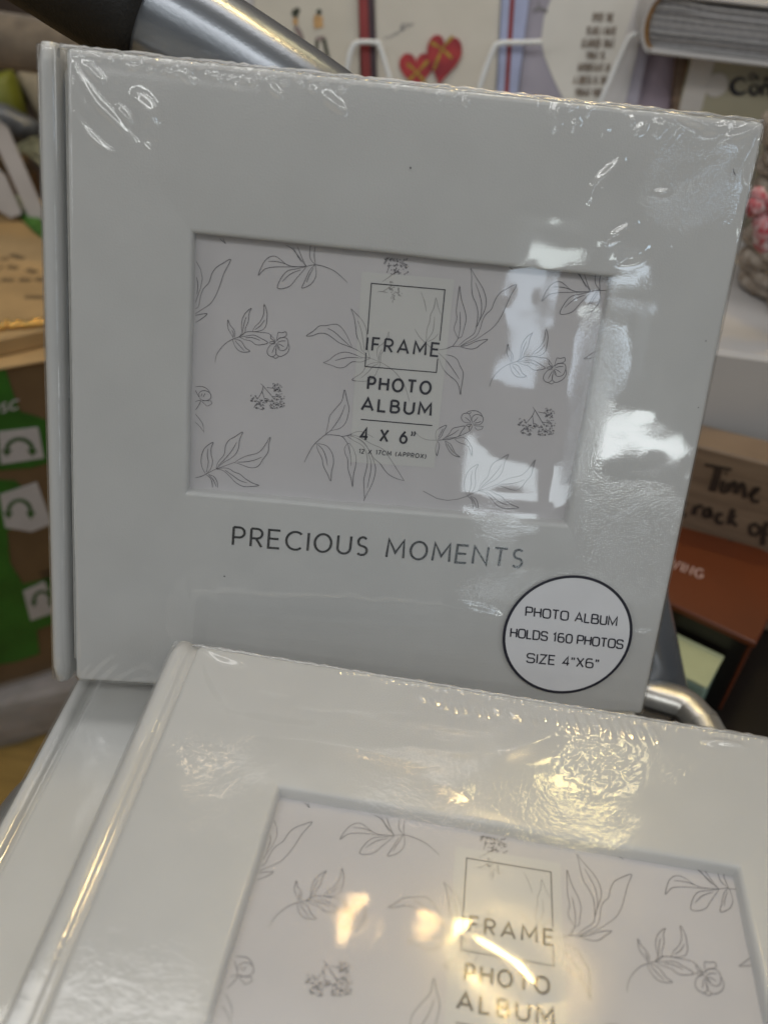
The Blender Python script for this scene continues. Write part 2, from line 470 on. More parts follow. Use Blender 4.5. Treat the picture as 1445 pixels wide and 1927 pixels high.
def spine_mesh(parent, mat, gd=.0054):
    pr = [(.0008, -gd), (-.0010, -gd * .98), (-.0022, -gd * .8), (-.0031, -gd * .38), (-.0042, -gd * .08), (-.0062, .0002), (-.0079, -.0006),
          (-.0091, -.0028), (-.0097, -.0064), (-.0100, -.016), (-.0101, -T / 2)]
    full = pr + [(x, -T - z) for x, z in reversed(pr[:-1])]
    inn = []
    for i, (x, z) in enumerate(full):
        a = arr(full[max(i - 1, 0)]); b = arr(full[min(i + 1, len(full) - 1)]); t = (b - a) / np.linalg.norm(b - a)
        inn.append((x + t[1] * -.0018, z + t[0] * .0018))
    fix = []
    for (x, z), (ox, oz) in zip(inn, full):
        fix.append((max(x, ox), z))
    prof = full + list(reversed(fix))
    ys = list(np.linspace(.0012, -H - .0012, 40)); Ls = []
    for k, y in enumerate(ys):
        e = min(k, len(ys) - 1 - k); sh = .0007 if e == 0 else 0
        Ls.append([(x + sh * (1 if x < -.004 else .3), y, z + (-sh if z > -T / 2 else sh)) for x, z in prof])
    return G().loops(Ls, cap=True).out('spine', mat, parent, smooth=True)


def vnoise(x, y, s, seed):
    r = np.random.RandomState(seed); t = r.rand(256, 256) * 2 - 1
    u, v = x / s + 700.3, y / s + 700.7
    i, j = np.floor(u).astype(int), np.floor(v).astype(int); a, b = u - i, v - j
    a = a * a * a * (a * (6 * a - 15) + 10); b = b * b * b * (b * (6 * b - 15) + 10)
    q = lambda m, n: t[m % 256, n % 256]
    return (q(i, j) * (1 - a) + q(i + 1, j) * a) * (1 - b) + (q(i, j + 1) * (1 - a) + q(i + 1, j + 1) * a) * b


def add_ridge(Hf, X, Y, pts, amp, sig, taper=True):
    P = np.array([arr(p)[:2] for p in spline(pts, 5)])
    seg = np.linalg.norm(np.diff(P, axis=0), axis=1); cum = np.concatenate([[0], np.cumsum(seg)]); tot = cum[-1] + 1e-9
    pad = 3.2 * sig
    box = (X > P[:, 0].min() - pad) & (X < P[:, 0].max() + pad) & (Y > P[:, 1].min() - pad) & (Y < P[:, 1].max() + pad)
    if not box.any(): return
    x, y = X[box], Y[box]; best = np.full(x.shape, 1e9); pos = np.zeros(x.shape)
    for k in range(len(P) - 1):
        a, d = P[k], P[k + 1] - P[k]; l2 = d @ d + 1e-15
        t = np.clip(((x - a[0]) * d[0] + (y - a[1]) * d[1]) / l2, 0, 1)
        dd = (x - a[0] - t * d[0]) ** 2 + (y - a[1] - t * d[1]) ** 2
        m = dd < best; best[m] = dd[m]; pos[m] = (cum[k] + t[m] * seg[k]) / tot
    env = np.sin(np.pi * np.clip(pos * .92 + .06, 0, 1)) ** .7 if taper else 1.0
    Hf[box] += amp * env * np.exp(-best / (2 * sig * sig))


def film_mesh(parent, name, mat, wq, nx, ny, ridges, und, crin, seed, wund=1.0, sag=.0006, patches=(), rightish=False, gd=.0054):
    """shrink film: a dense sheet over the cover, turned down over the edges"""
    xs = np.linspace(-.0105 - .010, W + .0008 + .010, nx); ys = np.linspace(.0010 + .010, -H - .0010 - .010, ny)
    A, B = np.meshgrid(xs, ys)
    R = .0016

    def wrap(a, lo, hi):
        o = np.where(a > hi, a - hi, np.where(a < lo, lo - a, 0)); s = np.where(a > hi, 1, -1)
        th = np.clip(o / R, 0, math.pi / 2); rest = np.clip(o - R * math.pi / 2, 0, None)
        base = np.clip(a, lo, hi)
        return base + s * R * np.sin(th), -(R * (1 - np.cos(th)) + rest), o
    X, dzx, ox = wrap(A, -.0076, W - .0011); Y, dzy, oy = wrap(B, -H + .0010, -.0010)
    Z = np.full(X.shape, .00045)
    # dip of the hinge groove
    Z -= min(gd * .45, .003) * np.exp(-((X + .0012) / .0016) ** 2)
    # window: slack, sags a little into the recess
    wq = [arr(p) for p in wq]; x0 = (wq[0][0] + wq[3][0]) / 2; x1 = (wq[1][0] + wq[2][0]) / 2
    y1 = (wq[0][1] + wq[1][1]) / 2; y0 = (wq[2][1] + wq[3][1]) / 2
    ss = lambda t: np.clip(t, 0, 1) ** 2 * (3 - 2 * np.clip(t, 0, 1))
    ins = ss((X - x0) / .010) * ss((x1 - X) / .010) * ss((Y - y0) / .010) * ss((y1 - Y) / .010)
    Z -= sag * ins
    Hf = np.zeros(X.shape)
    for pts, amp, sig in ridges: add_ridge(Hf, A, B, pts, amp * (1.0 if sig < .0006 else 2.2 if sig < .0017 else 1.3), sig)
    lowf = vnoise(A, B, .034, seed) + .5 * vnoise(A, B, .016, seed + 1) + .16 * vnoise(A, B, .007, seed + 6)
    Hf += und * lowf * (1 + (wund - 1) * ins)
    mod = np.clip(vnoise(A, B, .03, seed + 2) * 1.3 + .35, 0.05, 1)
    cling = (1 - ins)
    if rightish: mod = mod * (.04 + .96 * ss((A - W * .60) / (W * .22)) + .9 * np.exp(-((A - .004) / .006) ** 2 - ((B + .05) / .012) ** 2))
    Hf += crin * cling * mod * (vnoise(A, B, .0032, seed + 3) + .6 * vnoise(A * .8 + B * .6, B * .8 - A * .6, .0017, seed + 4))
    for pc0, pr0, pa0 in patches:
        dd = np.hypot(A - pc0[0], B - pc0[1]) / pr0
        Hf += pa0 * np.clip(1.25 - dd, 0, 1) ** .6 * (vnoise(A, B, .0015, seed + 8) + .6 * vnoise(A * .8 + B * .6, B * .8 - A * .6, .0009, seed + 9))
    edge = np.clip(1 - np.hypot(ox, oy) / .004, 0, 1)
    Z = Z + Hf * edge
    Z = Z + dzx + dzy
    # ragged lower rim
    v = np.stack([X, Y, Z], -1).reshape(-1, 3)
    idx = np.arange(nx * ny).reshape(ny, nx)
    f = np.stack([idx[1:, :-1], idx[1:, 1:], idx[:-1, 1:], idx[:-1, :-1]], -1).reshape(-1, 4)
    me = bpy.data.meshes.new(name); me.vertices.add(len(v)); me.vertices.foreach_set('co', v.astype(np.float32).ravel())
    me.loops.add(f.size); me.loops.foreach_set('vertex_index', f.astype(np.int32).ravel())
    me.polygons.add(len(f)); me.polygons.foreach_set('loop_start', np.arange(0, f.size, 4, dtype=np.int32))
    me.polygons.foreach_set('use_smooth', np.ones(len(f), bool))
    me.update(calc_edges=True); me.validate()
    at = me.attributes.new('cling', 'FLOAT', 'POINT'); at.data.foreach_set('value', (cling * mod).astype(np.float32).ravel())
    me.materials.append(mat)
    o = bpy.data.objects.new(name, me); col.objects.link(o); o.parent = parent
    return o


# ---- line drawings of the printed insert, traced on the photograph
ZO = {1: (360, 440, 7.225), 2: (360, 700, 7.225), 3: (560, 700, 6.568), 4: (560, 560, 6.568), 5: (780, 480, 6.568),
      6: (780, 740, 6.02), 7: (900, 500, 5.78), 8: (660, 480, 7.225), 9: (340, 420, 3.141), 10: (750, 420, 3.141)}


def zp(k, p): x, y, s = ZO[k]; return (x + p[0] / s, y + p[1] / s)


SPRIG = [  # zoom 1: sprig with a flower
    [(325, 1745), (345, 1650), (400, 1560), (480, 1480), (560, 1435), (650, 1400), (700, 1365), (750, 1335), (830, 1328), (940, 1338), (1040, 1350), (1090, 1385), (1155, 1465)],
    [(575, 1415), (545, 1360), (505, 1290), (497, 1220), (503, 1170), (530, 1240), (575, 1290), (598, 1350), (590, 1410)], [(575, 1400), (575, 1350), (555, 1310)],
    [(655, 1400), (690, 1340), (685, 1240), (700, 1150), (745, 1070), (818, 1012), (790, 1080), (778, 1190), (740, 1280), (735, 1330), (690, 1385)], [(700, 1350), (720, 1220), (750, 1130)],
    [(835, 1328), (870, 1260), (940, 1190), (985, 1090), (992, 960), (1030, 1060), (1030, 1160), (1020, 1240), (980, 1300), (910, 1322), (835, 1328)], [(870, 1300), (940, 1250), (1000, 1170)],
    [(655, 1402), (740, 1390), (850, 1375), (930, 1410), (1042, 1477), (960, 1505), (880, 1505), (810, 1455), (740, 1440), (655, 1402)], [(740, 1412), (830, 1410), (935, 1447)],
    [(565, 1435), (585, 1500), (620, 1560), (690, 1605), (800, 1597), (740, 1550), (690, 1470), (640, 1440), (590, 1440)], [(600, 1455), (650, 1510), (720, 1585)],
    [(1160, 1450), (1170, 1400), (1185, 1340), (1230, 1345), (1285, 1332), (1295, 1380), (1250, 1405), (1200, 1415), (1165, 1450)],
    [(1165, 1460), (1200, 1420), (1280, 1412), (1315, 1450), (1315, 1510), (1285, 1570), (1220, 1585), (1175, 1545), (1160, 1480)],
    [(1315, 1480), (1335, 1540), (1310, 1610), (1250, 1655), (1200, 1665), (1155, 1630), (1150, 1560)],
    [(1145, 1490), (1080, 1510), (1035, 1580), (1045, 1640), (1100, 1670), (1150, 1635), (1155, 1560), (1150, 1500)], [(1100, 1668), (1150, 1690), (1190, 1665)],
    [(1085, 1370), (1085, 1420), (1140, 1460)], [(1060, 1480), (1090, 1460), (1140, 1470), (1100, 1490), (1060, 1480)],
    [(1175, 1475), (1230, 1455), (1285, 1455)], [(1175, 1490), (1220, 1510), (1260, 1535)], [(1170, 1500), (1190, 1540), (1205, 1560)], [(1140, 1520), (1120, 1570), (1100, 1620)]]
TOPS = [  # zoom 9: sprig cut by the top of the window
    [(740, 255), (640, 250), (560, 195), (500, 220), (460, 307), (500, 270), (560, 258), (660, 258), (740, 255)], [(520, 225), (580, 228), (645, 250)],
    [(742, 255), (700, 200), (660, 150), (620, 130)], [(742, 252), (720, 210), (700, 160), (690, 138)], [(665, 140), (690, 190), (715, 230)],
    [(742, 257), (690, 268), (620, 290), (572, 380), (640, 375), (690, 320), (742, 260)], [(600, 345), (650, 300), (710, 275)],
    [(797, 245), (765, 275), (735, 340), (718, 383), (770, 360), (800, 310), (797, 250)], [(745, 350), (760, 310), (785, 265)],
    [(795, 245), (765, 205), (765, 150), (770, 130)], [(797, 243), (790, 190), (795, 140)]]
FIVE = [  # zoom 2: five-leaved sprig
    [(200, 1388), (270, 1350), (340, 1315), (430, 1285), (510, 1255), (590, 1225)],
    [(200, 1388), (150, 1290), (138, 1180), (165, 1070), (220, 1000), (300, 955), (275, 1030), (275, 1120), (293, 1210), (270, 1310), (205, 1385)], [(232, 1040), (222, 1130), (235, 1230), (210, 1360)],
    [(340, 1315), (370, 1220), (450, 1120), (468, 1010), (510, 930), (600, 875), (700, 815), (660, 920), (640, 1050), (570, 1150), (440, 1230), (345, 1310)], [(620, 950), (560, 1060), (470, 1170), (370, 1270)],
    [(590, 1228), (680, 1170), (780, 1130), (900, 1100), (980, 1030), (1075, 885), (1055, 990), (1045, 1090), (980, 1180), (920, 1270), (850, 1300), (770, 1290), (680, 1255), (590, 1228)], [(630, 1222), (740, 1218), (860, 1195), (960, 1155)],
    [(345, 1318), (440, 1302), (520, 1315), (590, 1360), (660, 1385), (740, 1450), (830, 1505), (920, 1540), (800, 1555), (700, 1550), (600, 1495), (510, 1400), (430, 1335), (345, 1318)], [(460, 1330), (560, 1400), (660, 1470), (760, 1505)],
    [(205, 1392), (270, 1450), (290, 1530), (290, 1570)], [(240, 1390), (310, 1420), (355, 1490), (362, 1570)], [(240, 1395), (300, 1460), (345, 1560)]]
BREATH = [[(945, 155), (980, 190), (1040, 260), (1100, 330), (1140, 380)], [(980, 190), (965, 260), (915, 350)], [(965, 260), (1000, 370)], [(1030, 210), (1130, 220)], [(1100, 330), (1170, 335)]]
ART = {
    1: [[(60, 1085), (160, 1020), (270, 940), (340, 830), (400, 680), (450, 530), (540, 350), (440, 395), (340, 460), (280, 550), (245, 660), (170, 745), (130, 850), (105, 980), (60, 1020)],
        [(70, 370), (130, 480), (155, 600), (130, 740), (85, 860), (65, 930)], [(75, 590), (95, 700), (80, 820)], [(60, 1110), (120, 1095), (220, 1085), (150, 1150), (60, 1205)], [(390, 60), (430, 100), (468, 130), (445, 90), (440, 60)]],
    2: [[(60, 1435), (130, 1420), (200, 1388)], [(60, 200), (130, 195), (200, 215), (255, 270)], [(115, 350), (110, 290), (150, 255), (205, 255), (260, 290), (270, 350), (220, 385), (150, 380), (115, 350)],
        [(150, 390), (270, 390), (285, 430), (220, 465), (170, 420), (145, 395)], [(60, 250), (110, 340)], [(60, 400), (130, 385), (100, 460), (60, 515)], [(150, 290), (140, 330)], [(190, 290), (165, 340)], [(60, 570), (110, 630), (160, 700), (175, 820), (130, 750), (60, 680)]],
    3: [[(85, 1115), (130, 1020), (210, 890), (340, 775), (410, 722)], [(350, 765), (380, 640), (400, 540), (480, 440), (550, 350), (580, 220), (610, 340), (635, 440), (625, 530), (590, 630), (520, 695), (410, 722)],
        [(410, 722), (480, 630), (540, 530), (588, 400)], [(340, 775), (430, 775), (545, 795), (600, 855), (618, 880)], [(545, 795), (610, 785), (650, 770)],
        [(235, 885), (250, 960), (300, 1060), (320, 1160), (370, 1260), (410, 1345), (420, 1230), (445, 1120), (430, 1010), (370, 920), (300, 890), (235, 885)], [(250, 895), (310, 955), (350, 1050), (370, 1155)],
        [(618, 880), (580, 940), (590, 1010), (618, 1080), (625, 1200), (660, 1310), (680, 1415), (690, 1280), (718, 1150), (722, 1050), (690, 950), (650, 890), (618, 880)], [(620, 885), (645, 980), (660, 1080), (660, 1155)],
        [(610, 790), (700, 850), (790, 900), (840, 970), (863, 1090), (850, 1200), (820, 1320), (820, 1450), (828, 1560), (815, 1590)], [(620, 780), (720, 810), (820, 870), (900, 1000), (955, 1140), (960, 1240), (925, 1370), (870, 1480), (815, 1590)],
        [(870, 1000), (905, 1100), (905, 1210), (880, 1340), (860, 1430)], [(650, 770), (760, 800), (900, 880), (1050, 950), (1130, 1050), (1200, 1160), (1315, 1340)], [(1315, 1340), (1210, 1310), (1120, 1260), (1060, 1190), (1020, 1130), (940, 1060), (880, 960), (800, 860), (650, 775)],
        [(650, 770), (720, 740), (790, 735), (860, 765), (940, 810)]],
    4: [[(675, 615), (620, 490), (560, 390), (500, 335), (440, 328), (350, 345), (270, 350), (200, 410), (110, 470), (180, 470), (270, 440), (360, 450), (450, 510), (520, 560), (610, 595), (720, 640), (820, 700), (895, 745), (1020, 795)],
        [(370, 378), (450, 420), (540, 500), (660, 612)], [(660, 135), (695, 230), (715, 340), (730, 470), (770, 560), (790, 640), (840, 690)], [(660, 135), (750, 225), (810, 300), (850, 400), (855, 500), (870, 650), (895, 745)], [(745, 285), (785, 400), (810, 540), (825, 660)],
        [(318, 803), (390, 770), (480, 700), (590, 672), (700, 700), (800, 740), (895, 745), (850, 770), (780, 795), (680, 792), (620, 830), (570, 862), (500, 865), (420, 835), (318, 803)], [(465, 777), (560, 750), (660, 738), (800, 748)],
        [(1030, 800), (920, 810), (850, 850), (790, 930), (675, 1010), (740, 1030), (860, 1028), (940, 980), (1000, 870), (1025, 800)], [(780, 995), (870, 920), (930, 850), (1000, 815)],
        [(1005, 785), (980, 700), (990, 620), (1060, 560), (1105, 490), (1125, 420), (1130, 500)], [(1025, 790), (1030, 700), (1080, 640), (1110, 590)], [(1010, 770), (1010, 700), (1040, 640)], [(1020, 795), (1130, 860), (1230, 950), (1320, 1080), (1380, 1280)]],
    5: [[(540, 1025), (500, 960), (488, 890), (520, 790), (515, 680), (535, 520), (555, 385), (575, 540), (620, 690), (635, 800), (605, 920), (580, 1005), (540, 1025)], [(540, 1020), (560, 900), (562, 780), (558, 700)],
        [(300, 1170), (390, 1155), (470, 1125), (555, 1130)], [(470, 1125), (540, 1025)], [(540, 1120), (620, 1050), (730, 970), (765, 860), (780, 720), (760, 610), (715, 500), (702, 380), (703, 260), (690, 160)], [(690, 160), (760, 280), (840, 410), (880, 540), (870, 660), (820, 770), (770, 870), (740, 960)],
        [(750, 345), (795, 470), (825, 600), (815, 750), (770, 880)], [(565, 1122), (640, 1075), (760, 1000), (810, 900), (840, 800), (880, 730), (945, 670), (985, 570), (1040, 480), (1120, 425), (1255, 365), (1190, 490), (1130, 620), (1060, 770), (980, 880), (880, 960), (740, 1050), (565, 1122)],
        [(560, 1130), (660, 1110), (760, 1065), (900, 1040), (820, 1100), (760, 1145), (700, 1160), (620, 1148), (560, 1130)], [(290, 1205), (380, 1290), (450, 1380), (550, 1530)],
        [(380, 1230), (460, 1245), (525, 1290), (560, 1370), (598, 1450), (590, 1550), (575, 1640), (565, 1720), (545, 1620), (500, 1545), (430, 1490), (370, 1430), (330, 1360), (300, 1270)],
        [(145, 1070), (150, 930), (185, 820), (195, 740), (240, 640), (262, 530), (290, 640), (325, 740)], [(150, 1060), (220, 950), (240, 850), (245, 760)], [(160, 1070), (240, 1030), (290, 970)], [(0, 910), (60, 1010), (140, 1090), (210, 1150)], [(80, 460), (120, 570), (145, 700)], [(1170, 150), (1210, 178)]],
    6: [[(0, 430), (60, 490), (140, 525), (240, 530), (310, 527), (400, 520), (500, 485), (600, 440), (640, 400), (655, 360)], [(240, 525), (240, 440), (280, 395), (360, 362), (325, 430), (300, 490), (262, 520)], [(270, 500), (300, 440), (320, 400)],
        [(310, 525), (380, 470), (430, 400), (500, 380), (570, 372), (530, 430), (490, 490), (400, 505), (320, 520)], [(350, 500), (430, 460), (500, 410)], [(455, 515), (540, 500), (590, 520), (620, 570), (648, 620), (645, 705), (615, 620), (570, 580), (500, 555), (455, 520)],
        [(345, 540), (400, 570), (430, 620), (460, 680), (510, 720), (440, 700), (390, 650), (360, 590), (345, 540)], [(370, 570), (410, 630), (445, 680)], [(255, 540), (280, 580), (270, 640), (252, 705), (235, 650), (240, 600), (255, 545)],
        [(640, 335), (560, 325), (528, 280), (545, 235), (600, 225), (630, 260), (640, 310)], [(655, 335), (645, 290), (670, 250), (720, 240), (770, 270), (770, 320), (730, 355), (655, 345)], [(580, 225), (620, 200), (690, 197), (740, 220), (768, 260)], [(610, 235), (640, 215)],
        [(670, 365), (720, 370), (775, 375), (760, 405), (710, 418), (680, 385)], [(580, 360), (610, 350), (640, 355), (610, 375), (580, 360)], [(645, 345), (615, 390), (625, 420), (650, 380)], [(570, 270), (610, 300), (632, 325)], [(665, 325), (690, 300), (715, 270)], [(680, 335), (720, 330), (750, 315)],
        [(597, 1162), (500, 1195), (370, 1212), (250, 1190), (170, 1145), (95, 1105)]],
    7: [[(1135, 1015), (1190, 980), (1280, 920)], [(1135, 1015), (1200, 1008), (1262, 995)], [(1315, 268), (1385, 266)]],
    8: [[(490, 240), (520, 150), (515, 100)], [(430, 360), (530, 290), (600, 240), (660, 190)], [(600, 240), (620, 160)], [(600, 240), (660, 230)], [(370, 495), (430, 495), (500, 510)], [(430, 495), (520, 440)]],
    10: [[(990, 1535), (1010, 1500), (1033, 1465)]]}


def specks(geo, pts, w, z, rs, n, regions, k):
    for (x0, y0, x1, y1), m in regions:
        for _ in range(m):
            cx, cy = rs.uniform(x0, x1), rs.uniform(y0, y1); r = rs.uniform(5, 13); a = rs.uniform(0, 360)
            pts.append((k, ell(cx, cy, r, r * .8, a, a + rs.uniform(180, 330), 5)))


def to_ins(px): return plane_uv(px, MA, -REC)


def art_strokes():
    st = []
    conv = lambda k, s: [to_ins(zp(k, p)) for p in s]
    for k, L in ART.items():
        for s in L: st.append(conv(k, s))

    def sim(src, k, a, b, k2, a2, b2):
        a, b, a2, b2 = to_ins(zp(k, a)), to_ins(zp(k, b)), to_ins(zp(k2, a2)), to_ins(zp(k2, b2))
        d, d2 = complex(*(b - a)), complex(*(b2 - a2)); m = d2 / d
        for s in src:
            q = []
            for p in conv(k, s):
                z = complex(*(p - a)) * m; q.append(a2 + arr((z.real, z.imag)))
            st.append(q)
    for s in SPRIG: st.append(conv(1, s))
    sim(SPRIG, 1, (325, 1745), (560, 1435), 7, (118, 1315), (338, 1068))
    for s in TOPS + [[(742, 255), (797, 245), (860, 260), (920, 290), (985, 350)]]: st.append(conv(9, s))
    sim(TOPS + [[(742, 255), (797, 245)]], 9, (460, 307), (742, 255), 7, (685, 385), (1215, 280))
    for s in FIVE: st.append(conv(2, s))
    sim(FIVE, 2, (200, 1388), (1075, 885), 6, (597, 1162), (1362, 755))
    rs = random.Random(3); sp = []
    specks(None, sp, 0, 0, rs, 0, [((815, 320, 900, 400), 14), ((860, 380, 990, 510), 34), ((1000, 350, 1140, 430), 22), ((1110, 150, 1235, 270), 28), ((1150, 290, 1270, 480), 40), ((1070, 430, 1240, 500), 16)], 2)
    br = [p for _, p in sp] + BREATH
    for s in br: st.append(conv(2, s))
    sim(br, 2, (945, 155), (1140, 380), 10, (790, 1085), (860, 1200))
    sp = []
    specks(None, sp, 0, 0, rs, 0, [((455, 40, 780, 150), 55), ((540, 150, 780, 270), 24), ((515, 345, 580, 480), 14), ((520, 430, 690, 580), 26), ((540, 560, 610, 640), 8)], 8)
    for k, s in sp: st.append(conv(k, s))
    return st


def poly_clip_ok(s, q):
    c = arr(q).mean(0)
    return True


STROKES = art_strokes()
QI_A = off_quad(WQ_A, .0006)


def uvmap(q):
    """map local xy of album A's insert to another album's insert"""
    def h(q):
        src = [(0, 0), (1, 0), (1, 1), (0, 1)]; A = []; b = []
        for (x, y), (u, v) in zip(src, q):
            A += [[x, y, 1, 0, 0, 0, -u * x, -u * y], [0, 0, 0, x, y, 1, -v * x, -v * y]]; b += [u, v]
        return np.append(np.linalg.solve(arr(A), arr(b)), 1).reshape(3, 3)
    Hm = h(q) @ np.linalg.inv(h(QI_A))

    def f(p):
        w = Hm @ arr((p[0], p[1], 1)); return w[:2] / w[2]
    return f


def clip_stroke(s, q):
    """keep the parts of a stroke inside the insert"""
    lo = arr(q).min(0); hi = arr(q).max(0); out = []; cur = []
    for p in s:
        if lo[0] < p[0] < hi[0] and lo[1] < p[1] < hi[1]: cur.append(p)
        else:
            if len(cur) > 1: out.append(cur)
            cur = []
    if len(cur) > 1: out.append(cur)
    return out


def build_insert(parent, wq, mapf):
    q = off_quad(wq, .0006)
    ins = G().poly(list(reversed(q)), -REC).out('insert_sheet', M_INSERT, parent)
    P = lambda x, y: mapf(to_ins((x, y)))
    pq = [P(657.5, 869), P(817, 880), P(855, 525.7), P(681, 511)]

    def inside(p):
        return all((pq[(i + 1) % 4][0] - pq[i][0]) * (p[1] - pq[i][1]) - (pq[(i + 1) % 4][1] - pq[i][1]) * (p[0] - pq[i][0]) > 0 for i in range(4))
    g = G(); gf = G(); k = 0
    for s in STROKES:
        fine = len(s) == 6
        pl = [mapf(p) for p in (s if fine else spline(s, 5))]
        for c in clip_stroke(pl, q):
            n = len(c); wd = .00013 if fine else .000165
            ws = [wd * (1 if fine else (.62 + .55 * math.sin(math.pi * (i + .5) / n))) for i in range(n)]
            run = [inside(p) for p in c]; i = 0
            while i < n - 1:
                j = i + 1
                while j < n - 1 and run[j] == run[i]: j += 1
                (gf if run[i] else g).ribbon(c[i:j + 1], ws[i:j + 1], -REC + .00020 + (k % 40) * 2e-6); k += 1; i = j
    g.out('line_drawing', M_LINE, ins); gf.out('faint_drawing', M_FAINT, ins)
    G().poly(pq, -REC + .00012).out('text_panel', M_VELLUM, ins)
    fr = G(); z = -REC + .00034
    fr.ribbon([P(827.2, 641), P(836.9, 545), P(698.8, 532.9), P(691.6, 628.8)], .00030, z)
    fr.ribbon([P(823.3, 674.5), P(820.8, 700.5), P(687, 689.3), P(688.7, 663.4)], .00030, z)
    fr.ribbon([P(678.8, 788.8), P(813, 800.4)], .00036, z)
    fr.out('panel_frame', M_INK, ins)
    t = G(); z = -REC + .00036
    cap = lambda a, b: P(*b) - P(*a)
    lettering(t, 'IFRAME', GEO, P(689.5, 658.5), P(824, 670), cap((689, 658.8), (691.3, 635)), .00068, z, .42)
    lettering(t, 'PHOTO', GEO, P(692, 731.5), P(808.5, 741), cap((690.5, 732), (692.6, 709.5)), .00082, z, .42)
    lettering(t, 'ALBUM', GEO, P(680.5, 770.5), P(809.5, 781.5), cap((680, 770.5), (682, 748.5)), .00082, z, .40)
    lettering(t, '4 X 6', GEO, P(678.5, 826.5), P(764, 833.5), cap((678, 827), (680, 805.5)), .00076, z, .30, space=.55)
    for dx in (0, 5): t.ribbon([P(774.5 + dx, 811.5), P(776 + dx, 815), P(773.5 + dx, 820)], .00045, z + .00002)
    lettering(t, '12 X 17CM (APPROX)', GEO, P(675.5, 852), P(800.5, 862), cap((675, 852), (676, 844.3)), .00026, z, .40, space=.3)
    t.out('insert_lettering', M_INK, ins)
    return ins


def build_album(name, label, Mx, wq, mat, filmspec, gd=.0054, insert=True, title=True, group='silver white photo albums'):
    t = thing(name, label, 'photo album', group, mw=Mx)
    cover_mesh(t, wq, mat, 11); spine_mesh(t, mat, gd)
    G().box((.0006, -H, -T), (W, 0, -T + .0048), .0012).out('back_cover', mat, t)
    rs = random.Random(5); g = G(); n = 34; z0, z1 = -T + .0050, -.0059
    for i in range(n):
        a = z0 + (z1 - z0) * i / n; j = rs.uniform(0, .0012)
        g.box((-.002, -H + .005 + j, a), (W - .006 - j, -.005 - j, a + (z1 - z0) / n * .82))
    g.out('page_block', M_PAGES, t)
    if insert:
        mapf = (lambda p: p) if wq is WQ_A else uvmap(off_quad(wq, .0006))
        build_insert(t, wq, mapf)
    if title:
        g = G(); P = lambda x, y: plane_uv((x, y), MA, 0)
        lettering(g, 'PRECIOUS MOMENTS', GEO, P(438.5, 1025), P(980, 1067.5), P(440.5, 991.5) - P(438.5, 1025), .00085, .00016, .34, space=.36)
        g.out('title_lettering', M_FOIL, t)
    film_mesh(t, 'shrink_wrap', *filmspec, gd=gd)
    rs_ = random.Random(len(label)); pts = []
    for k in range(120):
        x = -.002 + (W + .0015) * k / 119
        pts.append((x, .0004 + rs_.uniform(-.00025, .00025), -.0011 + rs_.uniform(-.0002, .0002)))
    G().tube(pts, [rs_.uniform(.0004, .0009) for _ in pts], 8, up=(0, .2, 1)).out('film_seam', M_SEAM, t, smooth=True)
    return t


# ridges of the film on album A (traced)
def pl(Mx, pts, o=(0, 0), s=1.0): return [plane_uv((o[0] + p[0] / s, o[1] + p[1] / s), Mx, 0) for p in pts]


RA_ = []
c1 = lambda *p: pl(MA, p, (0, 0), 2.064)
RA_ += [(c1((285, 250), (320, 310), (380, 400), (460, 480), (520, 560), (548, 605)), .00042, .0009), (c1((465, 425), (490, 455), (512, 485)), .0004, .0008),
        (c1((535, 385), (575, 430), (607, 495)), .0005, .0016), (c1((300, 440), (340, 510), (400, 570), (448, 600)), .00028, .0006), (c1((320, 245), (365, 285), (408, 332)), .0004, .0008),
        (c1((280, 300), (310, 380), (350, 440)), .0003, .0009), (c1((270, 260), (280, 400), (300, 520)), .0003, .0010),
        (c1((1245, 362), (1290, 398), (1325, 425), (1348, 430)), .0006, .0011), (c1((1040, 325), (1075, 362), (1100, 372)), .00045, .0009), (c1((890, 300), (905, 325), (930, 352)), .0004, .0008),
        (c1((690, 260), (720, 300), (760, 330)), .0004, .0009), (c1((560, 560), (585, 600), (590, 700)), .00015, .0012)]
rs = random.Random(12)
x = 318.0
while x < 1760:
    x += rs.uniform(19, 36)
    if x > 1440 and rs.random() < .35: continue
    ey = 180 + (x - 270) * .107
    y0 = ey + rs.uniform(8, 20); ln = rs.uniform(18, 58) * (1 if x < 1300 else .55); dx = rs.uniform(6, 26) * ln / 40
    sg_ = rs.uniform(.00061, .00082)
    yy = y0
    while yy < y0 + ln:        # a gather is a row of short puckers
        l_ = rs.uniform(9, 26); xx = x + dx * (yy - y0) / ln
        RA_.append((c1((xx, yy), (xx + l_ * .22, yy + l_ * .5), (xx + l_ * .45, yy + l_)), sg_ * rs.uniform(.42, .8), sg_))
        yy += l_ + rs.uniform(12, 24)
    if rs.random() < .4:      # hooked end
        RA_.append((c1((x + dx, y0 + ln), (x + dx + 9, y0 + ln + 2), (x + dx + 12, y0 + ln - 8)), sg_ * .35, sg_))
c5 = lambda *p: pl(MA, p, (1000, 150), 3.247)
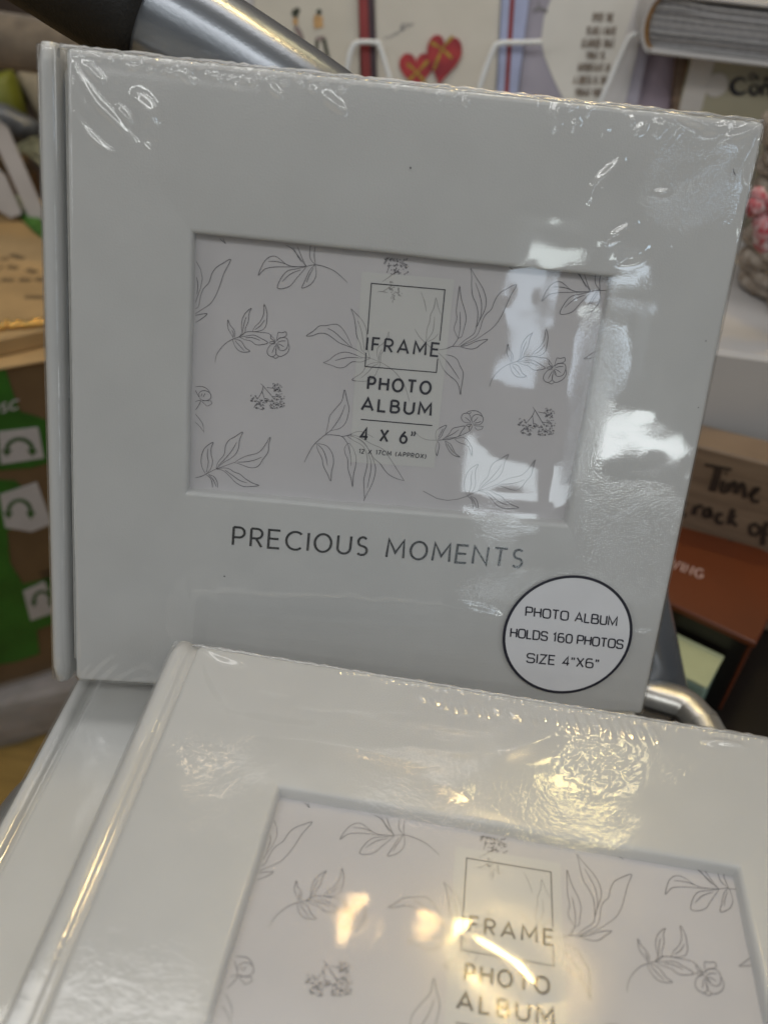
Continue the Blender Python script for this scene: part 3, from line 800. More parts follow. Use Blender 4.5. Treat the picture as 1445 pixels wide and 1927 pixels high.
RA_ += [(c5((1415, 255), (1300, 320), (1120, 372)), .0004, .0010), (c5((1400, 275), (1200, 480), (950, 610), (720, 700)), .00035, .0030), (c5((1390, 300), (1150, 400), (930, 445)), .00025, .0018),
        (c5((540, 490), (440, 575), (380, 650), (352, 735)), .0003, .0009), (c5((515, 535), (450, 600), (415, 655)), .00025, .0009), (c5((755, 300), (770, 270), (778, 240)), .0004, .0009),
        (c5((860, 200), (960, 240), (1060, 262), (1175, 250)), .0007, .0012), (c5((1180, 250), (1175, 290), (1090, 310), (1000, 300)), .0005, .0014), (c5((740, 695), (800, 690), (850, 678)), .0002, .0008),
        (c5((620, 880), (520, 940), (440, 985)), .00025, .0010), (c5((690, 1040), (620, 1080), (520, 1100)), .0002, .0012), (c5((700, 320), (500, 400), (400, 440)), .0002, .0028),
        (c5((1420, 300), (1390, 390), (1370, 430)), .0003, .0009), (c5((1400, 420), (1340, 520), (1330, 640)), .0003, .0012), (c5((1340, 640), (1310, 800), (1280, 1000)), .0002, .0014),
        (c5((1200, 700), (1000, 850), (820, 1000)), .00014, .0034)]
for i in range(26):
    x, y = rs.uniform(0, 900), rs.uniform(80, 230); l = rs.uniform(20, 80)
    RA_.append((c5((x, y + x * .1), (x - l * .5, y + x * .1 + l * .5), (x - l, y + x * .1 + l * .8)), rs.uniform(.00006, .00018), .0009))
c8 = lambda *p: pl(MA, p, (60, 1100), 3.284)
RA_ += [(c8((275, 600), (335, 505), (400, 445)), .00035, .0010), (c8((320, 595), (420, 480), (505, 415)), .00035, .0010), (c8((385, 605), (470, 520), (525, 475)), .0003, .0009), (c8((195, 590), (245, 470)), .0004, .0010),
        (c8((215, 610), (300, 480)), .0003, .0009), (c8((470, 605), (560, 540), (640, 500)), .00025, .0010), (c8((560, 610), (640, 570), (720, 560)), .0002, .0010)]
RA_ += [(pl(MA, [(420, 1158), (600, 1170), (800, 1180), (950, 1176)]), .00012, .0012), (pl(MA, [(960, 1270), (1060, 1280), (1180, 1262)]), .00012, .0016), (pl(MA, [(845, 1140), (900, 1150), (950, 1165)]), .0003, .0016),
        (pl(MA, [(1195, 1190), (1225, 1190)]), .0003, .0006), (pl(MA, [(150, 560), (185, 600), (200, 640)]), .00015, .0016)]
FILM_A = (M_FILM, WQ_A, 680, 640, RA_, .00020, .000020, 21, .9, .0002, (), True)
# album B
RB_ = []
pb = lambda *p: pl(MB_, p)
for i in range(66):
    x = 640 + i * 12.2 + rs.uniform(-2, 2); ey = 1200 + (x - 340) * .163
    a = .00012 + .0003 * math.exp(-((x - 1000) / 260) ** 2)
    RB_.append((pb((x, ey + rs.uniform(7, 10)), (x + 2, ey + rs.uniform(17, 26))), a * 2.2 * rs.uniform(.6, 1.2), rs.uniform(.0004, .00059)))
for i in range(22):
    x = 780 + i * 21 + rs.uniform(-6, 6); ey = 1215 + (x - 340) * .163
    RB_.append((pb((x, ey + 8), (x + 6, ey + 22), (x + 18, ey + rs.uniform(34, 50))), rs.uniform(.00015, .0003), .0008))
RB_ += [(pb((420, 1390), (620, 1402), (760, 1425), (900, 1468)), .00022, .0040), (pb((600, 1404), (700, 1420), (800, 1445)), .00006, .0010), (pb((800, 1470), (850, 1485), (890, 1500)), .0002, .0022),
        (pb((375, 1210), (410, 1235), (460, 1250)), .0004, .0012), (pb((378, 1208), (400, 1280), (430, 1330)), .0003, .0014), (pb((1330, 1398), (1370, 1402), (1400, 1408)), .0007, .0010), (pb((1060, 1370), (1000, 1400), (940, 1420)), .0005, .0030),
        (pb((880, 1745), (910, 1775), (950, 1800), (1000, 1850), (1015, 1890)), .0002, .0040)]
for i in range(12):
    x = rs.uniform(380, 800); y = 1230 + (x - 340) * .163 + rs.uniform(30, 130)
    RB_.append((pb((x, y), (x + 70, y + 14), (x + rs.uniform(120, 220), y + 20)), rs.uniform(.00003, .00008), .0014))
FILM_B = (M_FILMB, WQ_B, 560, 540, RB_, .00018, .000016, 41, .7, .0, [(plane_uv((1125, 1428), MB_, 0), .013, .00009), (plane_uv((380, 1412), MB_, 0), .009, .00007)])

build_album('photo_album', 'silver white photo album standing upright with a round black rimmed sticker', MA, WQ_A, M_COVER, FILM_A, gd=.014)
alb_a = bpy.data.objects['photo_album']
for q_, r_ in (((772, 316), .0003), ((423, 1083), .00028), ((1326, 641), .0002), ((1312, 766), .0002)):
    G().disc(plane_uv(q_, MA, 0), r_, .00075, 10).out('dust_speck', M_INK, alb_a)
g = G(); g.ribbon([plane_uv(q_, MA, 0) for q_ in ((1377, 318), (1378, 324), (1382, 330))], .0002, .00075); g.out('dust_fibre', M_INK, alb_a)
# sticker on the upright album
P = lambda x, y: plane_uv((x, y), MA, .0008)
sc_c = (plane_uv((943, 1195), MA, 0) + plane_uv((1189, 1193), MA, 0)) / 2; sc_r = .0252
st = G().disc(sc_c, sc_r, .0010, 72).out('sticker', M_STICK, alb_a)
st['label'] = 'round white sticker with a black rim'
G().disc(sc_c, sc_r - .0011, .00108, 72, sc_r).out('sticker_rim', M_INK, st)
g = G(); lettering(g, 'PHOTO ALBUM', SQR, P(988.5, 1158), P(1158.5, 1177), P(989.8, 1141.5) - P(988.5, 1158), .00058, .00109, .24, space=.3); g.out('sticker_lettering', M_INK, st); g = G()
lettering(g, 'HOLDS 160 PHOTOS', SQR, P(960, 1197.5), P(1170, 1220), P(961.3, 1181.5) - P(960, 1197.5), .00058, .00109, .22, space=.22); g.out('sticker_lettering', M_INK, st); g = G()
lettering(g, 'SIZE 4"X6"', SQR, P(990.5, 1245.5), P(1124, 1257), P(991.8, 1229) - P(990.5, 1245.5), .00058, .00109, .26, space=.3)
g.out('sticker_lettering', M_INK, st)

build_album('photo_album', 'silver white photo album lying flat in front of the upright one', MB_, WQ_B, M_COVER, FILM_B, gd=.0018)
# album C lies under B, its spine shifted to the left
MC = MB_.copy(); MC[:3, 3] = MB_[:3, 3] + np.array([-.0515, .075, -T - .0006])
RC_ = [([(.004, -.072), (.006, -.078), (.009, -.084)], .0004, .0006), ([(.006, -.072), (.010, -.078), (.014, -.082)], .0004, .0006), ([(.012, -.075), (.010, -.10), (.016, -.13)], .0004, .0030), ([(.02, -.09), (.016, -.12), (.022, -.15)], .0003, .003)]
WQ_C = [arr((.0402, -.0516)), arr((.1808, -.0520)), arr((.1800, -.1415)), arr((.0405, -.1410))]
build_album('photo_album', 'white photo album at the bottom of the pile with only its spine edge showing', MC, WQ_C, M_COVERC,
            (M_FILMC, WQ_C, 200, 190, RC_, .00022, .000012, 61, 1, .0002), gd=.0040, insert=True, title=False)

# ---------------------------------------------------------------- chair under the albums
chair = thing('metal_chair', 'silver tube chair holding the albums, with dark ribbed seat and black hand grip', 'chair', loc=(.075, -.05, 0))
CI = np.linalg.inv(np.array(chair.matrix_basis)) if False else None


def child(o, p):
    """keep world coordinates when parenting to a moved empty"""
    o.parent = p; o.matrix_parent_inverse = Matrix.Translation(Vector(p.location)).inverted()
    return o


rz = lambda q: tuple(onz(q, .464)[:2])
rim = [(.247, .06), rz((1362, 1365)), rz((1340, 1335)), rz((1300, 1300)), rz((1225, 1275)), (.15, .142), (.05, .140), (-.03, .122), (-.075, .075), rz((85, 1430)), rz((0, 1515)), (-.102, -.09), (-.095, -.16), (-.05, -.22), (.075, -.235), (.2, -.22), (.245, -.16), (.256, -.05)]
rimp = [arr((x, y, .4618)) for x, y in rim]
rimp = spline(rimp, 8, close=True)


def inset(pts, d):
    n = len(pts); o = []
    for i in range(n):
        t = pts[(i + 1) % n] - pts[i - 1]; t /= np.linalg.norm(t); o.append(pts[i] + d * arr((-t[1], t[0], 0)) * 1.0)
    return o


cr = inset(rimp, .0095)          # centre line of the rim, inside the traced outer edge
g = G(); Ls = []
for k in range(16):
    a = 2 * math.pi * k / 16
    Ls.append([p + arr((0, 0, .0075 * math.sin(a))) for p in inset(cr, .0095 * math.cos(a))])
Ls.append(Ls[0]); g.loops(Ls); child(g.out('seat_rim', M_ALU2, None, smooth=True), chair)
g = G(); a = inset(rimp, .0175); b = inset(rimp, .026); zz = arr((0, 0, -.004))
Ls = [[p + zz for p in a], [p + zz + arr((0, 0, .0022)) for p in inset(rimp, .0195)], [p + zz + arr((0, 0, .0022)) for p in inset(rimp, .0245)], [p + zz for p in b], [p + zz - arr((0, 0, .004)) for p in b]]
child(g.loops(Ls).out('seat_gasket', M_RUB, None, smooth=True), chair)
g = G(); n = len(b)
Ls = [[p - arr((0, 0, .007)) for p in inset(rimp, .0255 + d)] for d in (0, .004)]
Ls.append([arr((.075, -.055, .452)) + (p - arr((.075, -.055, .4625))) * .3 * arr((1, 1, 0)) for p in b])
g.loops(Ls); e = len(g.v) - n; g.f.append(tuple(range(e, e + n)))
child(g.out('seat_pan', M_RUB, None), chair)
for yy in np.arange(-.2, .1, .012):
    xs = [p[0] for p in b if abs(p[1] - yy) < .012]
    if len(xs) > 1: child(G().tube([(min(xs) + .006, yy, .4555), (max(xs) - .006, yy, .4555)], .0042, 8).out('seat_slat', M_RUB, None, smooth=True), chair)

nA = MA[:3, 2]; OA = MA[:3, 3]
TR = .0205
tp = [on_plane(q[:2], OA - nA * (T + .0008 + TR + (q[2] if len(q) > 2 else 0)), nA) for q in [(-180, -270), (-60, -190), (100, -92), (194, -32), (458, 125), (700, 300), (930, 560), (1080, 810, .006), (1152, 1010, .018), (1185, 1150, .034), (1216, 1275, .052)]]
low = [tp[-1] + (tp[-1] - tp[-2]) * 1.0, tp[-1] + (tp[-1] - tp[-2]) * 2.2 + arr((0, 0, -.02)), arr((.25, .19, .22)), arr((.252, .20, .02))]
# far end: bends down on the left, outside the picture, to the floor
top = [arr((-.30, .21, .02)), arr((-.30, .21, .40)), arr((-.285, .20, .68)), arr((-.235, .18, .79))]
hoop = spline(top + tp + low, 7)
child(G().tube(hoop, TR, 20).out('back_hoop', M_ALU, None, smooth=True), chair)
# slim raised rails along the hoop
g2 = spline(tp[:4], 8)
endp = on_plane((312, 48), OA - nA * (T + .0008 + TR), nA)
ed = spline(tp, 10); ed = [p for p in ed if p[0] < endp[0] - .001]
child(G().tube(ed[:-1] + [ed[-1]], [.0238] * len(ed), 20).out('hand_grip', M_FOAM, None, smooth=True), chair)
for (x, y, dx, dy) in ((-.07, -.12, -.02, -.03), (.215, -.12, .02, -.03), (-.05, .05, -.03, .03)):
    child(G().tube([(x, y, .458), (x + dx * .5, y + dy * .5, .25), (x + dx, y + dy, .0)], .0125, 14).out('leg', M_ALU, None, smooth=True), chair)


# ---------------------------------------------------------------- the shop around
def pframe(P0, n):
    z = arr(n) / np.linalg.norm(n); x = np.cross((0, 0, 1), z); x /= np.linalg.norm(x); y = np.cross(z, x)
    m = np.eye(4); m[:3, 0], m[:3, 1], m[:3, 2], m[:3, 3] = x, y, z, P0
    return m


def prism(g, pts, z0, z1):
    pts = [arr(p)[:2] for p in pts]
    a = sum(pts[i][0] * pts[(i + 1) % len(pts)][1] - pts[(i + 1) % len(pts)][0] * pts[i][1] for i in range(len(pts)))
    if a < 0: pts = pts[::-1]
    return g.loops([[(*p, z0) for p in pts], [(*p, z1) for p in pts]], cap=True)


def rotbox(x0, dirx):
    """frame on the floor: origin x0 (x,y), local x along dirx, local y pointing away"""
    d = arr(dirx) / np.linalg.norm(dirx); m = np.eye(4)
    m[:2, 0] = d; m[:2, 1] = (-d[1], d[0]); m[:2, 3] = x0
    return m


M_FLOOR = pmat('floor_boards', (.34, .22, .065), .4, .35, 5, .1, 60, stretch=(1, 8, 1))
tag(G().box((-3, -3, -.05), (3, 3, 0)).out('floor', M_FLOOR), None, None, kind='structure')
M_WALL = pmat('back_wall_paint', (.07, .05, .04), .7, .3, 3)
tag(G().box((-3, 1.7, 0), (3, 1.8, 2.2)).out('back_wall', M_WALL), None, None, kind='structure')

# ---- greeting card rack
NR = arr((.04, -.95, .28)); PR = dep((820, 110), .75); MR = pframe(PR, NR)
R2 = lambda *p: [plane_uv(q, MR, 0) for q in p]
M_WIRE = pmat('white_wire', (.74, .76, .77), .35, .05, 90)
M_PANEL = pmat('rack_panel', (.52, .48, .42), .6, .08, 20)
rack = thing('card_rack', 'white wire card rack holding greeting cards behind the albums', 'card rack', mw=MR)
g = G(); prism(g, R2((415, -90), (1330, -90), (1300, 312), (440, 312)), -.030, -.024); g.out('back_panel', M_PANEL, rack)
def wire(pts, name='wire_loop', r=.0021, z=.010):
    P3 = [arr((*p, z)) for p in R2(*pts)]
    P3[0][2] = .004
    return G().tube(spline(P3, 5), r, 10).out(name, M_WIRE, rack, smooth=True)
wire([(632, 318), (655, 140), (664, 96), (676, 83), (706, 83), (717, 92), (742, 180), (768, 318)])
wire([(872, 318), (898, 180), (925, 100), (938, 85), (970, 83), (1016, 82)])
wire([(1080, 318), (1125, 195), (1172, 88), (1184, 71), (1206, 66), (1240, 64)])
P3 = [arr((*p, .004)) for p in R2((425, 312), (1310, 318))]
g = G().tube(P3, .003, 10); g.out('ledge_bar', M_WIRE, rack, smooth=True)
g = G(); prism(g, R2((425, 306), (1310, 312), (1310, 322), (425, 316)), -.024, .002); g.out('ledge', M_WIRE, rack)
MRi = np.linalg.inv(MR)
for q in ((440, 312), (1290, 318)):
    a = MR @ arr((*R2(q)[0], -.02, 1)); f = arr((a[0], a[1] + .10, 0, 1))
    G().tube([(MRi @ a)[:3], (MRi @ f)[:3]], .006, 10).out('post', M_WIRE, rack, smooth=True)


def card(name, label, cat, px, mat, z1, th, group=None):
    t = thing(name, label, cat, group, mw=MR)
    g = G(); prism(g, R2(*px), z1 - th, z1)
    g.out('sheet', mat, t)
    return t


M_CREAM = pmat('cream_card', (.60, .56, .48), .5, .05, 25)
M_CREAM2 = pmat('warm_white_card', (.62, .58, .51), .45, .05, 25)
M_LILAC = pmat('lilac_card', (.36, .335, .40), .5, .12, 14)
M_PALE = pmat('pale_card', (.60, .58, .58), .45, .05, 25)
M_BLUE = pmat('pale_blue_card', (.38, .42, .62), .45, .08, 40)
M_RED = pmat('red_card', (.26, .03, .03), .5, .15, 60)
M_PURP = pmat('dark_purple_card', (.05, .025, .035), .5, .2, 60)
M_HEART = pmat('red_heart', (.44, .035, .035), .45, .45, 60, c2=(.22, .01, .02))
M_GOLD = pmat('gold_paint', (.42, .27, .05), .35, .3, 90, metal=.5)
M_BROWNINK = pmat('brown_ink', (.20, .16, .13), .6, .15, 100)
M_GREYINK = pmat('grey_ink', (.22, .21, .22), .6, .15, 100)
M_DARKG = pmat('dark_green_paint', (.035, .04, .02), .6, .3, 200)
M_SKIN = pmat('ochre_paint', (.55, .33, .14), .6, .3, 120)
M_MAUVE = pmat('mauve_paint', (.25, .19, .18), .6, .3, 120)
M_WHITEP = pmat('white_heart_print', (.66, .64, .60), .5, .05, 20)

card('greeting_card', 'blank pale card at the edge of the rack beside the couple card', 'card', [(418, -80), (474, -80), (474, 306), (450, 306)], M_PALE, -.006, .003)
cp = card('greeting_card', 'cream card printed with two slim standing figures', 'card', [(476, -80), (672, -80), (680, 306), (480, 306)], M_CREAM, -.002, .003)
g = G(); z = -.0014
for c, r in (((555, 24), 7), ((559, 19), 5), ((600, 22), 5)): g.disc(R2(c)[0], r * .00043, z, 14); z += .00002
g.out('hair_print', M_DARKG, cp)
g = G(); g.ribbon(spline(R2((600, 29), (598, 40), (600, 52)), 4), [.0075] * 9, -.0014); g.ribbon(R2((556, 33), (555, 46)), .004, -.0013); g.out('face_print', M_SKIN, cp)
g = G(); g.ribbon(spline(R2((555, 50), (563, 62), (568, 80)), 4), .0042, -.0014); g.ribbon(R2((602, 68), (603, 76)), .0072, -.00135); g.out('body_print', M_MAUVE, cp)
g = G(); g.ribbon(spline(R2((596, 73), (595, 100), (591, 165)), 4), .0026, -.0014); g.ribbon(spline(R2((609, 73), (617, 110), (628, 170)), 4), .0030, -.0013)
g.out('trouser_print', M_DARKG, cp)
g = G(); g.ribbon(R2((550, 60), (553, 100), (552, 140)), .0012, -.0014); g.ribbon(R2((572, 82), (577, 120)), .0012, -.0013); g.out('dress_print', M_GREYINK, cp)

def edge_card(label, px, mat, depth, z1=.0, group='card edges in the rack'):
    t = thing('card_stack', label, 'cards', group, mw=MR)
    g = G(); prism(g, R2(*px), z1 - depth, z1); g.out('sheets', mat, t); return t
edge_card('dark red card edge standing left of the hearts card', [(672, -80), (689, -80), (704, 306), (688, 306)], M_RED, .023, .002, None)
edge_card('thin dark purple card edge against the hearts card', [(689.5, -80), (701, -80), (714, 306), (704.5, 306)], M_PURP, .023, .0015, None)
hc = card('greeting_card', 'cream card with two red hearts crossed with gold', 'card', [(702, -80), (946, -80), (926, 306), (715, 306)], M_CREAM2, -.001, .004)


def heart(cx, cy, w, h, tilt, n=40):
    o = []
    for i in range(n):
        t = 2 * math.pi * i / n; x = 16 * math.sin(t) ** 3 / 16; y = (13 * math.cos(t) - 5 * math.cos(2 * t) - 2 * math.cos(3 * t) - math.cos(4 * t)) / 16
        x, y = x * w / 2, -y * h / 2
        c, s = math.cos(tilt), math.sin(tilt); o.append((cx + c * x - s * y, cy + s * x + c * y))
    return o


for (cx, cy), w, h, tl, z1, crs in (((783, 130), 64, 80, .0, .0006, [((766, 120), (783, 135), (800, 155)), ((806, 114), (785, 136), (768, 152))]),
                                    ((834, 108), 66, 108, .16, .0016, [((810, 80), (832, 93), (850, 110)), ((852, 68), (832, 93), (816, 132))])):
    hp = G(); prism(hp, R2(*heart(cx, cy, w, h, tl)), -.001, z1); h_o = hp.out('heart', M_HEART, hc)
    gg = G()
    for k, c_ in enumerate(crs): gg.ribbon(spline(R2(*c_), 5), [.0019 + .0008 * math.sin(i) for i in range(11)], z1 + .0002 + .0001 * k)
    gg.out('gold_cross', M_GOLD, h_o)
g = G(); scr = [(722, 73), (730, 68), (733, 72), (739, 64), (741, 68), (746, 60), (748, 65), (752, 57), (757, 44), (755, 60), (761, 42), (758, 58), (764, 47), (769, 44), (766, 52), (771, 48), (773, 44), (775, 48), (779, 42)]
g.ribbon(spline(R2(*scr), 4), .0005, -.0008); g.out('script_lettering', M_GREYINK, hc)
for a, b, c, d, m, lb in ((945, 961, 928, 940, M_BLUE, 'pale blue card edge right of the hearts card'), (961.5, 970, 940.5, 948, M_RED, 'thin crimson card edge between two blue card edges'), (970.5, 1001, 948.5, 958, M_BLUE, 'pale blue card edge touching the lilac poem card')):
    edge_card(lb, [(a + 3, -80), (b + 3, -80), (d, 306), (c, 306)], m, .022, .001, None)
pc = card('greeting_card', 'lilac card with a white heart and lines of small capitals', 'card', [(1004, -80), (1222, -80), (1098, 306), (962, 306)], M_LILAC, -.003, .003)
g = G(); hp = [(1075, -30), (1040, -10), (1024, 30), (1018, 75), (1024, 105), (1040, 145), (1062, 190), (1090, 250), (1112, 262), (1134, 190), (1165, 110), (1198, 0), (1204, -30)]
g.add([(*p, -.0024) for p in R2(*hp)], [tuple(reversed(range(len(hp))))]); g.out('white_heart', M_WHITEP, pc)
g = G(); lines = [('OVER THE', 1115, 1153, 39, 24), ('YEARS I HAVE', 1103, 1158, 64, 50), ('LEARNED THAT', 1095, 1154, 88, 73), ('WHAT IS', 1103, 1136, 110, 96), ('IMPORTANT IN', 1088, 1146, 133, 119), ('A DRESS IS THE', 1079, 1142, 157, 143), ('WOMAN WHO', 1082, 1130, 180, 166)]
for k, (tx, x0, x1, yb, yt) in enumerate(lines):
    a, b, c_ = R2((x0, yb), (x1, yb + 1), (x0 + 2, yt)); lettering(g, tx, GEO, a, b, c_ - a, .0011, -.0020 + k * .0001, .45, space=.5)
g.out('poem_lettering', M_BROWNINK, pc)
g = G(); g.ribbon(spline(R2((1005, 20), (1015, 14), (1030, 21)), 4), .0022, -.0020); g.ribbon(R2((1013, 0), (1014, 15)), .0012, -.0019); g.out('ribbon_print', M_GREYINK, pc)
edge_card('pale card edges behind the wire to the right of the poem card', [(1223, -80), (1240, -80), (1150, 306), (1098, 306)], M_PALE, .02, -.001, None)
edge_card('lilac grey card edges below the album spine', [(1240.5, -80), (1254, -80), (1178, 306), (1151, 306)], M_LILAC, .02, -.002, None)
M_PINKG = pmat('dusty_lilac_card', (.33, .27, .33), .5, .15, 12)
M_BROWN = pmat('brown_wood', (.16, .10, .06), .5, .3, 20, stretch=(1, 12, 1))
card('greeting_card', 'dusty lilac card leaning beside the brown wooden strip', 'card', [(1255, -80), (1296, -80), (1268, 306), (1180, 306)], M_PINKG, -.008, .003)
t = thing('wooden_strip', 'narrow brown wooden strip standing at the end of the card rack', 'wood', mw=MR)
g = G(); prism(g, R2((1290, -80), (1313, -80), (1280, 306), (1252, 306)), -.007, .006); g.out('strip', M_BROWN, t)

# ---- right hand display: black table, white box, basket, sign, boxes
M_BLACK = pmat('black_lacquer', (.008, .006, .005), .35, .3, 30)
M_WBOX = pmat('white_painted_box', (.50, .48, .47), .55, .06, 12, .05, 200)
M_SIGN = pmat('sign_wood', (.25, .175, .115), .6, .3, 14, .15, 200, stretch=(1, 1, 9), c2=(.17, .115, .075))
M_SIGNTOP = M_SIGN
M_ORANGE = pmat('orange_card', (.115, .024, .004), .45, .12, 20)
M_GREEN = pmat('pale_green_box', (.26, .36, .30), .5, .12, 20, c2=(.22, .33, .29))
M_WICK = pmat('whitewashed_wicker', (.46, .40, .34), .7, .35, 120, .4, 500, c2=(.28, .22, .17))
M_REDC = pmat('red_check_cloth', (.42, .03, .05), .8, .1, 140, c2=(.6, .5, .5))
MT = rotbox((.28, .213), (.894, -.447))
tb = thing('display_table', 'black display table under the orange box and wooden sign', 'table', mw=MT)
G().box((-.28, -.06, .335), (.42, .62, .36), .003).out('table_top', M_BLACK, tb)
for x in (-.27, .37):
    for y in (-.05, .57): G().box((x, y, 0), (x + .04, y + .04, .336)).out('leg', M_BLACK, tb)
G().box((-.23, -.045, .06), (.37, -.03, .335)).out('front_panel', M_BLACK, tb)
ob = thing('gift_box', 'orange lidded box with a black front lying before the wooden sign', 'box', mw=MT)
G().box((-.165, .0015, .36), (-.0005, .090, .424), .001).out('box_body', M_ORANGE, ob)
G().box((-.164, -.0005, .362), (-.002, .0012, .423)).out('black_front', M_BLACK, ob)
G().box((-.168, -.003, .4242), (.002, .093, .430), .0012).out('lid', M_ORANGE, ob)
MTi = np.linalg.inv(MT)
tl = lambda px, z: (MTi @ arr((*onz(px, z), 1)))[:2]
g = G(); a, b, c_ = tl((1262, 1068), .4302), tl((1318, 1089), .4302), tl((1268, 1053), .4302)
lettering(g, 'VING', GEO, a, b, c_ - a, .0009, .4303, .4); g.out('lid_lettering', pmat('pale_print', (.6, .45, .42), .5), ob)
gb = thing('gift_box', 'small pale green box standing before the orange box', 'box', mw=MT)
G().box((-.047, -.037, .36), (-.012, -.0045, .408), .0015).out('box_body', M_GREEN, gb)
G().box((-.0475, -.0375, .4082), (-.0115, -.004, .4105), .0008).out('lid', pmat('pale_lid', (.42, .45, .27), .5, .1, 30), gb)
MS = rotbox((.243, .3185), (.977, -.214))
sg = thing('wooden_sign', 'brown wooden block sign with dark handwritten words', 'sign', mw=MS)
G().box((-.10, 0, .36), (.13, .030, .497), .0015).out('block', M_SIGN, sg)
nS = MS[:3, 1] * -1; MSF = pframe(MS[:3, 3] + nS * .0006, nS)
g = G(); S = lambda *p: [plane_uv(q, MSF, 0) for q in p]
zs = ((1230, 780, 4.19),)
Z = lambda *p: S(*[(1230 + x / 4.19, 780 + y / 4.19) for x, y in p])
for k, (pts, w) in enumerate([
        (Z((400, 395), (500, 415), (610, 435)), .0022), (Z((510, 415), (490, 500), (455, 605)), .0050), (Z((545, 520), (530, 600), (570, 605), (585, 540)), .0028), (Z((560, 465), (575, 462)), .003),
        (Z((595, 540), (575, 610)), .0028), (Z((585, 600), (620, 540), (640, 545), (640, 625)), .0026), (Z((645, 620), (680, 555), (705, 560), (715, 660)), .0030), (Z((750, 640), (800, 610), (820, 585), (790, 590), (765, 640), (785, 685), (830, 680)), .0028),
        (Z((230, 640), (215, 720), (225, 790), (250, 790)), .003), (Z((190, 690), (260, 700)), .002),
        (Z((330, 720), (310, 790)), .0035), (Z((320, 755), (350, 720), (385, 730)), .0028), (Z((440, 740), (400, 750), (395, 800), (430, 800), (445, 750), (450, 815)), .0028), (Z((540, 790), (505, 785), (490, 830), (510, 855), (545, 850)), .0028),
        (Z((625, 745), (605, 800), (590, 865)), .0036), (Z((600, 830), (640, 790)), .0026), (Z((605, 825), (650, 880)), .0026), (Z((790, 860), (755, 890), (765, 940), (810, 945), (835, 900), (800, 865), (790, 862)), .0026),
        (Z((900, 850), (870, 900), (855, 1030)), .0036), (Z((840, 930), (905, 945)), .002), (Z((535, 985), (530, 1040)), .003), (Z((600, 990), (585, 1045)), .004), (Z((520, 1010), (640, 1030)), .002)]):
    g.ribbon(spline(pts, 4), w, .0002 + k * 3e-6)
MSi = np.linalg.inv(MS); o = g.out('handwriting', pmat('dark_brown_ink', (.035, .022, .015), .6, .2, 100), sg)
o.matrix_parent_inverse = Matrix.Identity(4); o.matrix_basis = Matrix((MSi @ MSF).tolist())
wb = thing('display_box', 'white painted box carrying the wicker basket', 'box', loc=(.3, .354, .36))
child(G().box((.12, .354, .36), (.58, .80, .55), .003).out('box_body', M_WBOX, None), wb)

bc, brx, bry, bz0, bz1 = arr((.384, .478, 0)), .118, .082, .5515, .658
bk = thing('wicker_basket', 'whitewashed wicker basket with a red checked cloth tie', 'basket', loc=(bc[0], bc[1], bz0))
rows = 12
for r_ in range(rows):
    zc = bz0 + .006 + (bz1 - bz0 - .012) * r_ / (rows - 1); k = .90 + .10 * r_ / (rows - 1); pts = []
    for i in range(96):
        a = 2 * math.pi * i / 96; w_ = .0026 * math.sin(a * 10 + math.pi * (r_ % 2))
        pts.append(arr((bc[0] + (brx * k + w_) * math.cos(a), bc[1] + (bry * k + w_) * math.sin(a), zc + .0012 * math.sin(a * 5 + r_))))
    L = []
    for i in range(96):
        t_ = pts[(i + 1) % 96] - pts[i - 1]; t_ /= np.linalg.norm(t_); n_ = arr((t_[1], -t_[0], 0))
        L.append([pts[i] + .0046 * math.cos(q * math.pi / 4) * n_ + arr((0, 0, .0050 * math.sin(q * math.pi / 4))) for q in range(8)])
    L.append(L[0]); child(G().loops(L).out('wicker_strand', M_WICK, None, smooth=True), bk)
for i in range(10):
    a = 2 * math.pi * (i + .5) / 10
    child(G().tube([(bc[0] + brx * .9 * math.cos(a), bc[1] + bry * .9 * math.sin(a), bz0), (bc[0] + brx * math.cos(a), bc[1] + bry * math.sin(a), bz1)], .0034, 8).out('stake', M_WICK, None, smooth=True), bk)
for s_ in range(2):
    pts = [];
    for i in range(160):
        a = 2 * math.pi * i / 160; ph = a * 22 + s_ * math.pi
        pts.append(arr((bc[0] + (brx + .006 * math.cos(ph)) * math.cos(a), bc[1] + (bry + .006 * math.cos(ph)) * math.sin(a), bz1 + .003 + .006 * math.sin(ph))))
    child(G().tube(pts + [pts[0]], .0052, 8, cap=False).out('rim_braid', M_WICK, None, smooth=True), bk)
child(G().box((bc[0] - brx * .8, bc[1] - bry * .7, bz0), (bc[0] + brx * .8, bc[1] + bry * .7, bz0 + .006)).out('base', M_WICK, None), bk)
ca = dep((1428, 405), .585); g = G()
for i in range(7):
    d = arr((rs.uniform(-.012, .014), rs.uniform(-.006, .004), rs.uniform(-.010, .010)))
    g.tube(spline([ca + d * .2, ca + d + arr((.004, -.004, .004)), ca + d * 1.6 + arr((.010, 0, -.003)), ca + d * .6 + arr((.030, .004, -.006))], 4), [.003, .0045, .005, .006, .005, .006, .005, .0045, .005, .004, .004, .003, .002][:13], 8)
child(g.out('cloth_tie', M_REDC, None, smooth=True), bk)

